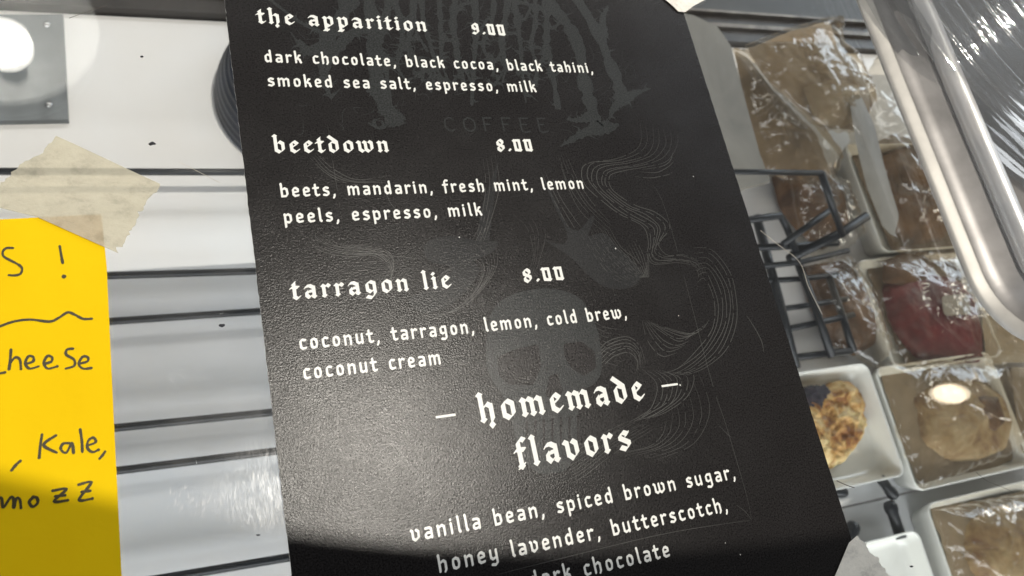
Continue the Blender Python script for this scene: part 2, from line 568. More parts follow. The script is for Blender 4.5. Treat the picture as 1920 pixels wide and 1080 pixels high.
H = {   # heading letters: (advance, strokes)
 'i': (.44, ST(.19) + [[(.13,1.27),(.23,1.17)]]),
 'n': (.88, ST(.19) + [[(.19,.66),(.44,.90)], [(.44,.93),(.62,.80)]] + ST(.62, head=False)),
 'm': (1.30, ST(.19) + [[(.19,.66),(.42,.90)], [(.42,.93),(.60,.80)]] + ST(.60, head=False) + [[(.60,.66),(.84,.90)], [(.84,.93),(1.03,.80)]] + ST(1.03, head=False)),
 'o': (.84, [[(.40,.95),(.19,.80)],[(.19,.80),(.19,.20)],[(.19,.22),(.41,.03)],[(.40,.95),(.63,.78)],[(.63,.78),(.63,.22)],[(.63,.24),(.41,.03)]]),
 'e': (.76, [[(.38,.95),(.19,.80)],[(.19,.80),(.19,.20)],[(.19,.22),(.40,.03)],[(.40,.03),(.62,.20)],[(.38,.95),(.58,.74)],[(.58,.74),(.20,.44)]]),
 't': (.58, [[(.21,1.20),(.21,.20)],[(.15,1.16),(.25,1.26)],[(.15,.20),(.33,.03),(.47,.14)],[(.02,.86),(.09,.92),(.44,.88)]]),
 'h': (.88, ST(.19, 1.5) + [[(.19,.66),(.44,.90)], [(.44,.93),(.62,.80)], [(.62,.84),(.62,.08)], [(.62,.08),(.50,-.10)], [(.50,-.10),(.60,-.28)]]),
 'a': (.88, [[(.14,.82),(.20,.90)],[(.20,.92),(.40,.95),(.61,.80)]] + ST(.61, head=False) + [[(.61,.56),(.30,.50)],[(.20,.50),(.18,.22)],[(.16,.24),(.32,.04)],[(.32,.04),(.58,.30)]]),
 'p': (.86, ST(.19, .93, -.38, toe=.12) + [[(.05,-.36),(.34,-.34)], [(.19,.66),(.44,.92)], [(.44,.95),(.63,.80)],[(.63,.80),(.63,.22)],[(.63,.24),(.42,.03)],[(.42,.03),(.19,.22)]]),
 'r': (.66, ST(.19) + [[(.19,.66),(.42,.92)], [(.40,.95),(.54,.80)]]),
 'b': (.84, [[(.19,1.42),(.19,.20)],[(.10,1.50),(.24,1.38)],[(.19,.22),(.41,.03)],[(.19,.66),(.44,.92)],[(.42,.95),(.63,.78)],[(.63,.78),(.63,.22)],[(.63,.24),(.41,.03)]]),
 'd': (.84, [[(.40,.95),(.19,.80)],[(.19,.80),(.19,.20)],[(.19,.22),(.41,.03)],[(.14,1.42),(.63,.90)],[(.63,.90),(.63,.22)],[(.63,.24),(.41,.03)],[(.40,.95),(.58,.86)]]),
 'w': (1.22, [[(.06,.93),(.20,.82)],[(.19,.84),(.19,.20)],[(.19,.22),(.38,.03)],[(.46,.93),(.60,.82)],[(.59,.84),(.59,.20)],[(.59,.24),(.38,.03)],[(.59,.22),(.78,.03)],[(.84,.95),(1.0,.80)],[(1.0,.80),(1.0,.24)],[(1.0,.26),(.78,.03)]]),
 'g': (.86, [[(.40,.95),(.19,.80)],[(.19,.80),(.19,.28)],[(.19,.30),(.38,.12)],[(.38,.12),(.62,.34)],[(.40,.95),(.63,.82)],[(.63,.84),(.63,.0)],[(.63,.0),(.40,-.34)],[(.40,-.34),(.10,-.22)]]),
 'l': (.46, ST(.19, 1.5)),
 'f': (.60, [[(.21,1.30),(.21,.06)],[(.21,1.28),(.36,1.46)],[(.36,1.46),(.52,1.36)],[(.03,.86),(.10,.92),(.46,.88)],[(.10,.0),(.32,.12)],[(.12,.14),(.28,-.02)]]),
 's': (.74, [[(.62,.90),(.52,.78)],[(.60,.84),(.38,.95)],[(.38,.95),(.19,.78)],[(.19,.80),(.19,.66)],[(.17,.66),(.58,.38)],[(.58,.38),(.58,.22)],[(.58,.24),(.38,.03)],[(.38,.03),(.12,.16)]]),
 'v': (.84, [[(.05,.93),(.20,.82)],[(.19,.84),(.19,.22)],[(.19,.24),(.40,.02)],[(.46,.95),(.63,.80)],[(.63,.80),(.63,.26)],[(.63,.28),(.40,.02)]]),
 'u': (.84, ST(.19) + ST(.62)),
 '0': (.78, [[(.10,1.04),(.22,.96)],[(.20,1.0),(.20,.14)],[(.20,.16),(.30,.06)],[(.20,1.0),(.56,1.0)],[(.58,1.0),(.58,.10)],[(.20,.08),(.58,.04)],[(.50,.14),(.64,.0)]]),
 '8': (.80, [[(.42,1.06),(.20,.92)],[(.20,.92),(.20,.66)],[(.20,.66),(.59,.42)],[(.59,.42),(.59,.18)],[(.59,.18),(.38,.0)],[(.38,.0),(.19,.16)],[(.19,.16),(.19,.38)],[(.19,.38),(.58,.68)],[(.58,.68),(.58,.90)],[(.58,.90),(.42,1.06)]]),
 '9': (.78, [[(.38,1.06),(.19,.92)],[(.19,.92),(.19,.60)],[(.19,.62),(.36,.46)],[(.36,.46),(.56,.58)],[(.38,1.06),(.58,.94)],[(.58,.94),(.58,.18)],[(.58,.18),(.36,.0)],[(.36,.0),(.12,.10)]]),
 '.': (.36, [[(.13,.13),(.21,.05)]]),
 ' ': (.55, []),
}
B = {   # list letters
 'a': (.66, [[(.16,.90),(.42,.90),(.52,.78),(.52,.08)], [(.52,.50),(.24,.50),(.13,.38),(.13,.18),(.22,.08),(.36,.10),(.52,.24)]]),
 'b': (.68, [[(.12,1.40),(.14,1.30),(.14,.10)], [(.14,.74),(.36,.92),(.52,.80),(.55,.30),(.44,.10),(.14,.08)]]),
 'c': (.58, [[(.48,.86),(.28,.92),(.14,.76),(.14,.24),(.26,.08),(.48,.14)]]),
 'd': (.70, [[(.50,1.40),(.52,1.30),(.52,.08)], [(.52,.80),(.30,.92),(.14,.74),(.14,.26),(.26,.08),(.52,.24)]]),
 'e': (.64, [[(.14,.46),(.50,.56),(.50,.78),(.36,.92),(.24,.90),(.14,.74),(.14,.24),(.26,.08),(.50,.14)]]),
 'f': (.50, [[(.46,1.34),(.30,1.38),(.20,1.22),(.20,.0)], [(.04,.88),(.42,.88)]]),
 'g': (.68, [[(.52,.90),(.26,.90),(.14,.74),(.14,.36),(.26,.24),(.52,.36)], [(.52,.90),(.52,-.16),(.38,-.32),(.14,-.26)]]),
 'h': (.70, [[(.12,1.40),(.14,1.30),(.14,.08)], [(.14,.72),(.40,.92),(.53,.78),(.53,.18),(.46,.02)]]),
 'i': (.32, [[(.12,.92),(.14,.84),(.14,.08)], [(.13,1.24),(.15,1.20)]]),
 'k': (.66, [[(.12,1.40),(.14,1.30),(.14,.08)], [(.14,.52),(.28,.56),(.42,.92),(.50,.92)], [(.28,.54),(.46,.42),(.48,.20),(.54,.08)]]),
 'l': (.33, [[(.12,1.40),(.15,1.30),(.15,.20),(.22,.08)]]),
 'm': (1.04, [[(.12,.92),(.14,.84),(.14,.08)], [(.14,.72),(.36,.92),(.50,.80),(.50,.08)], [(.50,.72),(.74,.92),(.87,.80),(.87,.08)]]),
 'n': (.70, [[(.12,.92),(.14,.84),(.14,.08)], [(.14,.72),(.40,.92),(.54,.78),(.54,.08)]]),
 'o': (.68, [[(.34,.92),(.18,.82),(.14,.50),(.18,.16),(.32,.08),(.48,.16),(.54,.50),(.50,.80),(.34,.92)]]),
 'p': (.68, [[(.12,.92),(.14,.84),(.14,-.36)], [(.14,.74),(.36,.92),(.52,.78),(.54,.28),(.42,.08),(.14,.14)]]),
 'r': (.54, [[(.12,.92),(.14,.84),(.14,.08)], [(.14,.70),(.36,.92),(.48,.84)]]),
 's': (.60, [[(.48,.84),(.30,.92),(.15,.80),(.17,.62),(.46,.42),(.48,.22),(.34,.08),(.12,.14)]]),
 't': (.52, [[(.20,1.22),(.20,.22),(.30,.08),(.44,.14)], [(.05,.88),(.42,.88)]]),
 'u': (.70, [[(.14,.92),(.14,.22),(.26,.08),(.52,.24)], [(.53,.92),(.53,.08)]]),
 'v': (.68, [[(.08,.94),(.16,.84),(.16,.24),(.30,.08)], [(.40,.92),(.54,.76),(.52,.30),(.30,.08)]]),
 'w': (1.0, [[(.08,.94),(.16,.84),(.16,.22),(.30,.08),(.48,.26)], [(.48,.92),(.48,.22),(.62,.08)], [(.74,.92),(.86,.76),(.84,.30),(.62,.08)]]),
 'y': (.70, [[(.14,.92),(.14,.32),(.26,.18),(.52,.32)], [(.53,.92),(.53,-.14),(.38,-.32),(.16,-.26)]]),
 ',': (.34, [[(.15,.10),(.14,-.04),(.08,-.20)]]),
 ' ': (.48, []),
}
def lettering(name, text, font, pen, x0, x1, y, xh, track=0.0, spaces=1.0):
    adv = [font[c][0] * (spaces if c == ' ' else 1) + track for c in text]
    total = sum(adv) - track - 0.12
    sx_ = (x1 - x0) / total
    V, F, cx, zi = [], [], 0.0, 0
    for c, a in zip(text, adv):
        for st in font[c][1]:
            for i in range(len(st) - 1):
                pts = hull([((cx + st[j][0]) * sx_ + nx * xh, st[j][1] * xh + ny * xh) for j in (i, i + 1) for nx, ny in pen])
                z = ZM + 0.00006 + zi * 2.0e-6
                zi = (zi + 1) % 24
                b = len(V)
                V += [(x0 - 0.05*sx_ + px, y + py, z) for px, py in pts]
                F.append(tuple(range(b, b + len(pts))))
        cx += a
    return mesh_obj(name, V, F, M['white_ink'], menu)

mm = 0.001
def HL(t, x0, x1, y, xh=3.15, track=.13, sp=1.0, name='heading_lettering'):
    return lettering(name, t, H, NH, x0*mm, x1*mm, y*mm, xh*mm, track, sp)
def BL(t, x0, x1, y, xh=2.5, track=.17, sp=1.0):
    return lettering('ingredient_lettering', t, B, NB, x0*mm, x1*mm, y*mm, xh*mm, track, sp)
HL('the apparition', 7.6, 52.4, 140.2)
HL('9.00', 65.6, 75.6, 140.3, name='price_lettering')
BL('dark chocolate, black cocoa, black tahini,', 8.0, 101.0, 128.5)
BL('smoked sea salt, espresso, milk', 8.0, 81.0, 121.5)
HL('beetdown', 7.4, 35.7, 102.9)
HL('8.00', 65.2, 75.6, 102.9, name='price_lettering')
BL('beets, mandarin, fresh mint, lemon', 7.6, 88.2, 91.0)
BL('peels, espresso, milk', 7.6, 57.0, 84.2)
HL('tarragon lie', 7.2, 45.2, 65.3)
HL('8.00', 64.4, 75.8, 65.3, name='price_lettering')
BL('coconut, tarragon, lemon, cold brew,', 7.4, 91.2, 53.3)
BL('coconut cream', 7.4, 39.0, 46.5)
HL('homemade', 46.0, 90.4, 31.6, 4.5)
HL('flavors', 53.0, 83.2, 20.0, 4.5)
BL('vanilla bean, spiced brown sugar,', 25.4, 110.4, 8.4)
BL('honey lavender, butterscotch,', 30.2, 105.5, 1.1)
BL('dark chocolate', 50.0, 86.2, -6.2)
for xa, xb in ((35.4, 40.2), (96.0, 100.9)):
    mesh_obj('dash_lettering', [(xa*mm, 34.0*mm, ZM + .00006), (xb*mm, 34.0*mm, ZM + .00006), (xb*mm, 34.55*mm, ZM + .00006), (xa*mm, 34.55*mm, ZM + .00006)], [(0, 1, 2, 3)], M['white_ink'], menu)

# ------------------------------------------------------------------ faint artwork printed on the card
ART = [0]
def art_poly(V, F, pts):
    ART[0] = (ART[0] + 37) % 101
    b = len(V)
    V += [(x, y, ZM + 0.000004 + ART[0] * 4.0e-7) for x, y in pts]
    F.append(tuple(range(b, b + len(pts))))
def spline(pts, n=8):
    if len(pts) < 3: return pts
    out = []
    Q = [Vector(p) for p in pts]
    for i in range(len(Q) - 1):
        p0, p1, p2, p3 = Q[max(i-1, 0)], Q[i], Q[i+1], Q[min(i+2, len(Q)-1)]
        for k in range(n):
            t = k / n
            out.append(0.5 * ((2*p1) + (p2-p0)*t + (2*p0 - 5*p1 + 4*p2 - p3)*t*t + (3*p1 - p0 - 3*p2 + p3)*t**3))
    out.append(Q[-1])
    return [(v.x, v.y) for v in out]
def ribbon(V, F, pts, w, z=None, taper=True, broken=0.0):
    P = [Vector(p) for p in pts]
    n = len(P)
    for i in range(n - 1):
        if broken and random.random() < broken: continue
        d = (P[i+1] - P[i])
        if d.length < 1e-9: continue
        d.normalize()
        nn = Vector((-d.y, d.x))
        def ww(j):
            t = j / (n - 1)
            return (w(t) if callable(w) else w * ((0.25 + 0.75 * math.sin(math.pi * min(1, max(0, t)))) if taper else 1)) / 2
        a, c = P[i] - d * 0.00003, P[i+1] + d * 0.00003
        wa, wc = ww(i), ww(i + 1)
        art_poly(V, F, [tuple(a - nn*wa), tuple(c - nn*wc), tuple(c + nn*wc), tuple(a + nn*wa)])
def PX(pts):
    return [(lambda v: (v.x, v.y))(at(x, y, ZM)) for x, y in pts]

# thorny root lettering at the top
V, F = [], []
rr = random.Random(11)
def thorn_trunk(pts, w0, w1, spikes):
    P = spline(PX(pts), 10)
    wj = [rr.uniform(0.5, 1.4) for _ in range(40)]
    ribbon(V, F, P, lambda t: (w0 + (w1 - w0) * t) * mm * (wj[int(t * 39)] * 0.5 + wj[min(39, int(t * 39) + 1)] * 0.5))
    for _ in range(spikes):
        i = rr.randrange(1, len(P) - 1)
        a = Vector(P[i]); d = (Vector(P[i+1]) - Vector(P[i-1])).normalized()
        s = rr.choice((-1, 1)); nn = Vector((-d.y, d.x)) * s
        L = rr.uniform(1.2, 4.2) * mm
        tip = a + nn * L + d * rr.uniform(-.8, .8) * L
        mid = a + nn * L * 0.5 + d * rr.uniform(-.3, .3) * L
        b = rr.uniform(0.35, 0.9) * mm
        art_poly(V, F, [tuple(a - d*b), tuple(a + d*b), tuple(mid + d*b*.35), tuple(tip), tuple(mid - d*b*.35)])
for i in range(13):
    x = 690 + i * 28
    top = -20 + 3 * abs(i - 6)
    thorn_trunk([(x + rr.uniform(-14, 14), top), (x + rr.uniform(-9, 9), 40), (x + rr.uniform(-9, 9), 85), (x + 6 + rr.uniform(-10, 10), 125), (x + 10 + rr.uniform(-12, 12), 165 + rr.uniform(-25, 45))], rr.uniform(1.6, 3.2), rr.uniform(0.5, 1.6), 16)
    for q in range(2):
        yy = rr.uniform(10, 150)
        thorn_trunk([(x, yy), (x + rr.uniform(8, 16), yy + rr.uniform(-18, 18)), (x + 28, yy + rr.uniform(-25, 25))], 1.5, 0.7, 5)
thorn_trunk([(560, 75), (585, 95), (620, 70), (650, 10), (665, -40)], 1.2, 6, 9)
thorn_trunk([(545, 60), (575, 100), (600, 92)], 0.3, 2.0, 4)
thorn_trunk([(600, 140), (620, 110), (650, 70), (690, 50)], 1.0, 4.5, 9)
thorn_trunk([(620, 185), (608, 140), (615, 60)], 0.4, 4.5, 9)
thorn_trunk([(690, -20), (700, 80), (708, 150), (720, 200), (745, 235)], 4.5, 3.0, 12)
thorn_trunk([(690, 230), (715, 240), (735, 215), (715, 180), (690, 165)], 0.5, 2.5, 10)
thorn_trunk([(745, 235), (735, 215), (720, 200)], 6.0, 4, 8)
thorn_trunk([(1010, -20), (1060, 40), (1085, 90), (1095, 150), (1110, 205), (1120, 240)], 4.0, 4.5, 16)
thorn_trunk([(1070, -20), (1120, 60), (1140, 110), (1160, 160), (1165, 190)], 3.0, 5.0, 14)
thorn_trunk([(1140, 12), (1130, 35), (1132, 70)], 0.5, 4.0, 6)
thorn_trunk([(940, -5), (1020, 18), (1060, 40)], 1.2, 3.0, 5)
thorn_trunk([(1165, 190), (1190, 175), (1220, 166)], 4.0, 0.3, 5)
thorn_trunk([(1165, 190), (1150, 205), (1142, 222)], 3.5, 0.3, 3)
thorn_trunk([(1120, 240), (1090, 252), (1050, 275)], 5.0, 0.3, 6)
thorn_trunk([(1120, 240), (1145, 238), (1160, 233)], 5.0, 0.4, 4)
thorn_trunk([(1115, 215), (1085, 225), (1062, 224)], 4.0, 0.3, 4)
thorn_trunk([(470, -30), (520, 10), (560, 40), (600, 60)], 0.4, 1.5, 4)
mesh_obj('emblem_print', V, F, M['grey_ink'], menu)
V, F = [], []
for i in range(150):                     # hair-thin thorns and cracks round the emblem
    x, y = rr.uniform(560, 1190), rr.uniform(-10, 250)
    if 760 < x < 1040 and y > 190: y -= 120
    a = rr.uniform(0, 6.28); L = rr.uniform(12, 46)
    ribbon(V, F, spline(PX([(x, y), (x + L*.5*math.cos(a) + rr.gauss(0, 4), y + L*.5*math.sin(a) + rr.gauss(0, 4)), (x + L*math.cos(a + .4), y + L*math.sin(a + .4))]), 4), rr.uniform(0.08, 0.2)*mm)
mesh_obj('thorn_print', V, F, M['grey_ink'], menu)

# faint word under the emblem
def faint_word(text, x0, x1, y, xh):
    V, F = [], []
    caps = {'C': [[(.62,.82),(.4,.98),(.14,.8),(.1,.5),(.14,.2),(.4,.02),(.64,.16)]],
            'O': [[(.4,1),(.12,.78),(.08,.5),(.12,.2),(.4,0),(.66,.2),(.7,.5),(.66,.8),(.4,1)]],
            'F': [[(.16,1),(.16,0)],[(.1,.98),(.66,.98)],[(.16,.52),(.5,.52)]],
            'E': [[(.16,1),(.16,0),(.66,.02)],[(.1,.98),(.66,.98)],[(.16,.52),(.5,.52)]]}
    sx_ = (x1 - x0) / (len(text) * 1.1)
    for i, c in enumerate(text):
        for st in caps[c]:
            ribbon(V, F, [(x0 + (i*1.1 + a)*sx_, y + b*xh) for a, b in spline(st, 4)], 0.45*mm, taper=False)
    return mesh_obj('faint_word_print', V, F, M['grey_ink'], menu)
a = at(832, 249, 0); b = at(1040, 250, 0)
faint_word('COFFEE', a.x, b.x, a.y, 4.2*mm)

# skull
V, F = [], []
sk = PX([(915, 620), (918, 590), (935, 565), (970, 548), (1015, 540), (1060, 545), (1090, 560), (1110, 590), (1122, 625), (1128, 665), (1128, 700), (1115, 722), (1090, 730), (1082, 760), (1088, 800), (1080, 850), (1060, 885), (1010, 890), (975, 860), (965, 815), (955, 770), (940, 735), (925, 720), (912, 690), (910, 650)])
sk = [tuple(v) for v in smooth_closed(resample(sk, 120), 2)]
art_poly(V, F, sk)
mesh_obj('skull_print', V, F, M['grey_ink'], menu)
V, F = [], []
Z2 = 0.000052
def shade(pts, w=1):
    q = [tuple(v) for v in smooth_closed(resample(PX(pts), 60), 2)]
    b = len(V); V.extend([(x, y, ZM + Z2) for x, y in q]); F.append(tuple(range(b, b + len(q))))
shade([(932, 670), (965, 655), (1010, 645), (1014, 690), (1000, 722), (955, 722), (935, 705)])
shade([(1056, 645), (1090, 640), (1115, 660), (1118, 690), (1095, 705), (1070, 690), (1058, 668)])
shade([(1030, 705), (1045, 700), (1055, 735), (1040, 750), (1022, 742)])
for i in range(7):
    x = 985 + i * 16
    shade([(x, 790 - i*2), (x + 5, 789 - i*2), (x + 4, 845 - i*2), (x + 1, 846 - i*2)])
mesh_obj('skull_hollow_print', V, F, M['dark_ink'], menu)

V, F = [], []
for i in range(26):                      # engraved hatching on the dome and cheeks
    x = 925 + i * 7.5
    ribbon(V, F, spline(PX([(x, 640 - i*0.6), (x + 10, 606 - i*0.8), (x + 26, 575 - i*0.4)]), 5), 0.10*mm, broken=0.25)
for i in range(12):
    ribbon(V, F, spline(PX([(1068 + i*4, 735 - i), (1074 + i*3, 760), (1066 + i*2, 800)]), 5), 0.10*mm, broken=0.2)
    ribbon(V, F, spline(PX([(950 + i*4, 735), (962 + i*3, 765), (968 + i*3, 800)]), 5), 0.10*mm, broken=0.2)
for pts in ([(925, 660), (960, 640), (1010, 632), (1030, 650)], [(1040, 650), (1060, 632), (1100, 628), (1122, 648)], [(1000, 556), (1012, 580), (1004, 600), (1018, 622)],
            [(1028, 660), (1026, 690), (1020, 720)], [(1048, 660), (1050, 690), (1058, 720)], [(965, 780), (1010, 772), (1060, 766), (1084, 772)], [(972, 850), (1010, 858), (1050, 850), (1072, 835)]):
    ribbon(V, F, spline(PX(pts), 6), 0.2*mm)
mesh_obj('skull_line_print', V, F, M['dark_ink'], menu)

# hands, wrists and drapery as hatched grey shapes
V, F = [], []
def blob(pts):
    art_poly(V, F, [tuple(v) for v in smooth_closed(resample(PX(pts), 60), 2)])
blob([(790, 470), (800, 450), (850, 440), (900, 455), (940, 450), (925, 475), (880, 490), (905, 500), (880, 540), (850, 570), (800, 590), (770, 580), (760, 560), (800, 545), (850, 515), (845, 495), (805, 495)])
blob([(905, 380), (935, 300), (915, 470), (890, 470)])
blob([(1015, 330), (1040, 370), (1065, 430), (1085, 440), (1110, 400), (1118, 395), (1115, 415), (1095, 450), (1135, 430), (1160, 470), (1190, 490), (1208, 515), (1190, 540), (1150, 545), (1115, 530), (1070, 480), (1010, 445), (1060, 465), (1070, 445), (1045, 400)])
mesh_obj('hand_print', V, F, M['hand_ink'], menu)
V, F = [], []
def line(pts, w=0.19, br=0.06): ribbon(V, F, spline(PX(pts), 7), w*mm, broken=br)
def fan(a, b, n, w=0.17):
    """n lines morphing from curve a to curve b"""
    for i in range(n):
        t = i / max(1, n - 1)
        line([(p[0] + (q[0]-p[0])*t + random.gauss(0, 1.2), p[1] + (q[1]-p[1])*t + random.gauss(0, 1.2)) for p, q in zip(a, b)], w, 0.1)
# smoke swirls on the right, thin tapering lines
fan([(1200, 232), (1203, 265), (1188, 285), (1150, 298), (1105, 303), (1092, 318), (1100, 345), (1140, 385), (1165, 405), (1205, 425), (1218, 455), (1212, 480), (1225, 495), (1270, 492), (1300, 500), (1310, 520)],
    [(1268, 250), (1270, 275), (1252, 300), (1215, 312), (1165, 322), (1145, 330), (1150, 355), (1190, 385), (1230, 400), (1255, 425), (1240, 450), (1235, 465), (1250, 478), (1280, 480), (1310, 490), (1322, 510)], 7)
fan([(1300, 465), (1335, 468), (1365, 505), (1378, 545), (1380, 600), (1360, 655), (1320, 690), (1280, 705)],
    [(1308, 530), (1320, 520), (1335, 545), (1340, 580), (1335, 620), (1305, 660), (1270, 690), (1240, 700)], 7)
fan([(1190, 330), (1220, 333), (1250, 328), (1262, 322)], [(1205, 318), (1240, 312), (1255, 300), (1262, 285)], 3)
fan([(1205, 600), (1215, 640), (1240, 665), (1270, 660)], [(1220, 605), (1290, 625), (1315, 615), (1330, 600)], 9)
fan([(1075, 675), (1110, 665), (1140, 640), (1175, 632), (1200, 650), (1210, 680)], [(1070, 690), (1120, 690), (1150, 668), (1180, 660), (1195, 680), (1190, 700)], 6)
fan([(1205, 690), (1230, 720), (1225, 760), (1200, 780), (1180, 790)], [(1270, 700), (1300, 705), (1290, 740), (1250, 770), (1215, 785)], 8)
for i in range(9):
    x0 = 1165 + i * 3
    line([(1160 + i*4, 480 - i*4), (1175 + i*4, 505 - i*3), (1200 + i*2, 520), (1208 + i, 512 - i*5)], 0.12)
for i in range(8):
    line([(1095 + i*3, 590 + i*8), (1130, 612 + i*9), (1165, 618 + i*10)], 0.1, 0.2)
# swirls on the left
fan([(640, 560), (600, 610), (610, 670), (660, 690), (700, 660), (690, 620), (650, 625)], [(700, 580), (650, 620), (640, 665), (670, 700), (730, 690), (740, 640), (700, 600)], 7, .10)
fan([(800, 470), (760, 510), (740, 560), (770, 600), (820, 610)], [(790, 450), (730, 500), (705, 560), (740, 620), (800, 640)], 6, .10)
fan([(1060, 285), (1085, 340), (1110, 380), (1150, 420)], [(1045, 290), (1060, 345), (1090, 395), (1140, 440)], 5, .10)
fan([(960, 400), (990, 430), (1000, 480), (985, 520)], [(1010, 410), (1020, 440), (1010, 490), (1000, 520)], 4, .09)
fan([(1310, 700), (1330, 770), (1300, 830), (1230, 860)], [(1250, 790), (1240, 820), (1210, 840), (1150, 850)], 7, .11)
fan([(860, 470), (900, 500), (890, 545), (850, 580), (800, 600), (770, 590)], [(930, 460), (930, 500), (905, 540), (870, 575), (830, 590), (790, 585)], 9, .11)
fan([(1085, 430), (1110, 470), (1150, 520), (1195, 540)], [(1140, 425), (1165, 465), (1195, 490), (1210, 512)], 11, .11)
fan([(905, 300), (910, 350), (900, 420), (885, 450)], [(930, 290), (935, 350), (915, 430), (900, 470)], 4, .14)
fan([(1015, 325), (1035, 370), (1062, 420), (1075, 440)], [(1030, 320), (1050, 365), (1078, 410), (1090, 425)], 3, .14)
fan([(1000, 880), (1060, 860), (1120, 820), (1180, 790)], [(990, 930), (1080, 900), (1150, 850), (1230, 800)], 9, .10)
fan([(575, 445), (600, 470), (650, 480), (700, 478), (730, 500), (735, 530)], [(605, 440), (640, 458), (690, 462), (730, 475), (740, 500), (725, 540)], 7)
fan([(580, 295), (610, 325), (650, 345), (720, 350)], [(600, 290), (625, 318), (670, 338), (730, 330)], 4)
line([(715, 340), (735, 385), (760, 400)], 0.12); line([(600, 455), (700, 475), (790, 486)], 0.14, 0.02)
fan([(560, 640), (575, 600), (620, 570)], [(600, 640), (620, 605), (660, 580)], 4, .1)
for i in range(14):
    line([(805 + i*7, 560 - i*6), (820 + i*7, 520 - i*4), (850 + i*6, 500 - i*3)], 0.11, 0.15)
for i in range(16):
    line([(1005 + i*5, 890 + i*1.5), (1030 + i*6, 850 + i*1.5)], 0.09, 0.2)
for i in range(22):
    line([(1130 + i*6, 850 - i*0.8), (1160 + i*6, 885 - i*1.2)], 0.07, 0.25)
# frame lines
line([(1213, 335), (1250, 400), (1330, 700), (1362, 800), (1400, 930), (1409, 975)], 0.10, 0.1)
line([(1409, 975), (1250, 1000), (1040, 1050), (930, 1078)], 0.13, 0.03)
line([(614, 230), (622, 290), (636, 380), (642, 420)], 0.10, 0.2); line([(652, 490), (662, 560)], 0.08, 0.2)
line([(1345, 795), (1365, 815), (1372, 820)], 0.10); line([(1378, 945), (1398, 960), (1409, 975)], 0.10)
mesh_obj('smoke_print', V, F, M['line_ink'], menu)
# long scuffs and pinhole specks in the coating
def scuff(pts, w):
    V, F = [], []
    ribbon(V, F, spline(PX(pts), 7), w*mm)
    mesh_obj('scuff', V, F, M['line_ink'], menu)
scuff([(1400, 592), (1415, 615), (1428, 640), (1432, 660)], 0.25)
scuff([(836, 668), (862, 680), (885, 688)], 0.2)
for px, py, sz in ((1154, 466, .5), (1300, 331, .35), (1272, 592, .3), (861, 445, .4), (1388, 1040, .35), (1275, 722, .5), (1360, 1018, .25)):
    v = at(px, py, ZM); sz *= mm
    V, F = [], []
    art_poly(V, F, [(v.x - sz*.4, v.y), (v.x, v.y - sz*.6), (v.x + sz*.5, v.y), (v.x, v.y + sz*.6)])
    mesh_obj('speck', V, F, M['core'], menu)

# ------------------------------------------------------------------ yellow note and tapes
note = empty('yellow_note', (-0.05, 0.05, 0))
tag(note, 'bright yellow handwritten paper note taped to the glass at the left', 'note')
nt = PX([(190, 401), (200, 500), (214, 800), (228, 1080)])
x = at(228, 1080, 0)
poly = [(-0.17, nt[0][1] - 0.003), (-0.17, -0.03), (x.x + 0.0006, -0.03)] + [nt[3], nt[2], nt[1], nt[0]]
slab('paper', poly, 0.0004, 0.0006, [M['note']], note)
V, F = [], []
hz = [0]
def pen(z_pts, ox=0.0, oy=0.0, s=0.5185, w=0.54):
    P = spline([(lambda v: (v.x, v.y))(at(ox + a*s, oy + b*s, 0.0006)) for a, b in z_pts], 6)
    Q = [Vector(p) for p in P]
    wv = [w * random.uniform(0.8, 1.15) for _ in range(60)]
    for i in range(len(Q) - 1):
        hz[0] = (hz[0] + 1) % 40
        r1, r2 = wv[i // 3 % 60] * mm / 2, wv[(i + 1) // 3 % 60] * mm / 2
        h = hull([(q.x + r*math.cos(t*.785), q.y + r*math.sin(t*.785)) for q, r in ((Q[i], r1), (Q[i+1], r2)) for t in range(8)])
        b = len(V); V.extend([(u, v, 0.00063 + hz[0]*1.5e-6) for u, v in h]); F.append(tuple(range(b, b + len(h))))
S1 = [(47, 897), (22, 898), (10, 912), (14, 928), (40, 943), (68, 958), (80, 972), (74, 990), (55, 996), (32, 995)]
pen(S1); pen([(216, 890), (221, 920), (227, 952)]); pen([(230, 999), (233, 1000), (231, 1001)], w=0.8)
Y0 = 520
pen([(-40, 190), (0, 177), (50, 160), (110, 153), (180, 160), (215, 145), (245, 127), (270, 135), (300, 150), (332, 150)], 0, Y0)
pen([(-6, 320), (-30, 310), (-44, 330), (-30, 350), (18, 344)], 0, Y0)
pen([(40, 262), (37, 300), (33, 332)], 0, Y0); pen([(36, 312), (55, 290), (72, 298), (76, 332)], 0, Y0)
for ex in (98, 165): pen([(ex, 312), (ex+22, 304), (ex+22, 288), (ex+5, 286), (ex-6, 310), (ex+8, 330), (ex+42, 322)], 0, Y0)
pen([(264, 258), (242, 262), (240, 280), (268, 298), (268, 320), (238, 330)], 0, Y0)
pen([(288, 312), (316, 304), (318, 290), (300, 287), (285, 312), (300, 330), (330, 328)], 0, Y0)
pen([(74, 664), (58, 678), (42, 698)], 0, Y0)
pen([(152, 568), (146, 610), (142, 652)], 0, Y0); pen([(202, 572), (158, 606), (205, 634)], 0, Y0)
pen([(252, 600), (228, 602), (220, 622), (240, 634), (260, 600), (266, 634)], 0, Y0)
pen([(290, 550), (296, 590), (298, 632)], 0, Y0)
pen([(318, 608), (346, 596), (338, 580), (320, 590), (316, 616), (334, 632), (356, 624)], 0, Y0)
pen([(380, 630), (372, 642), (360, 656)], 0, Y0)
pen([(-30, 832), (-10, 802), (6, 800), (12, 832), (38, 797), (50, 802), (50, 832), (60, 800), (72, 804), (76, 834)], 0, Y0)
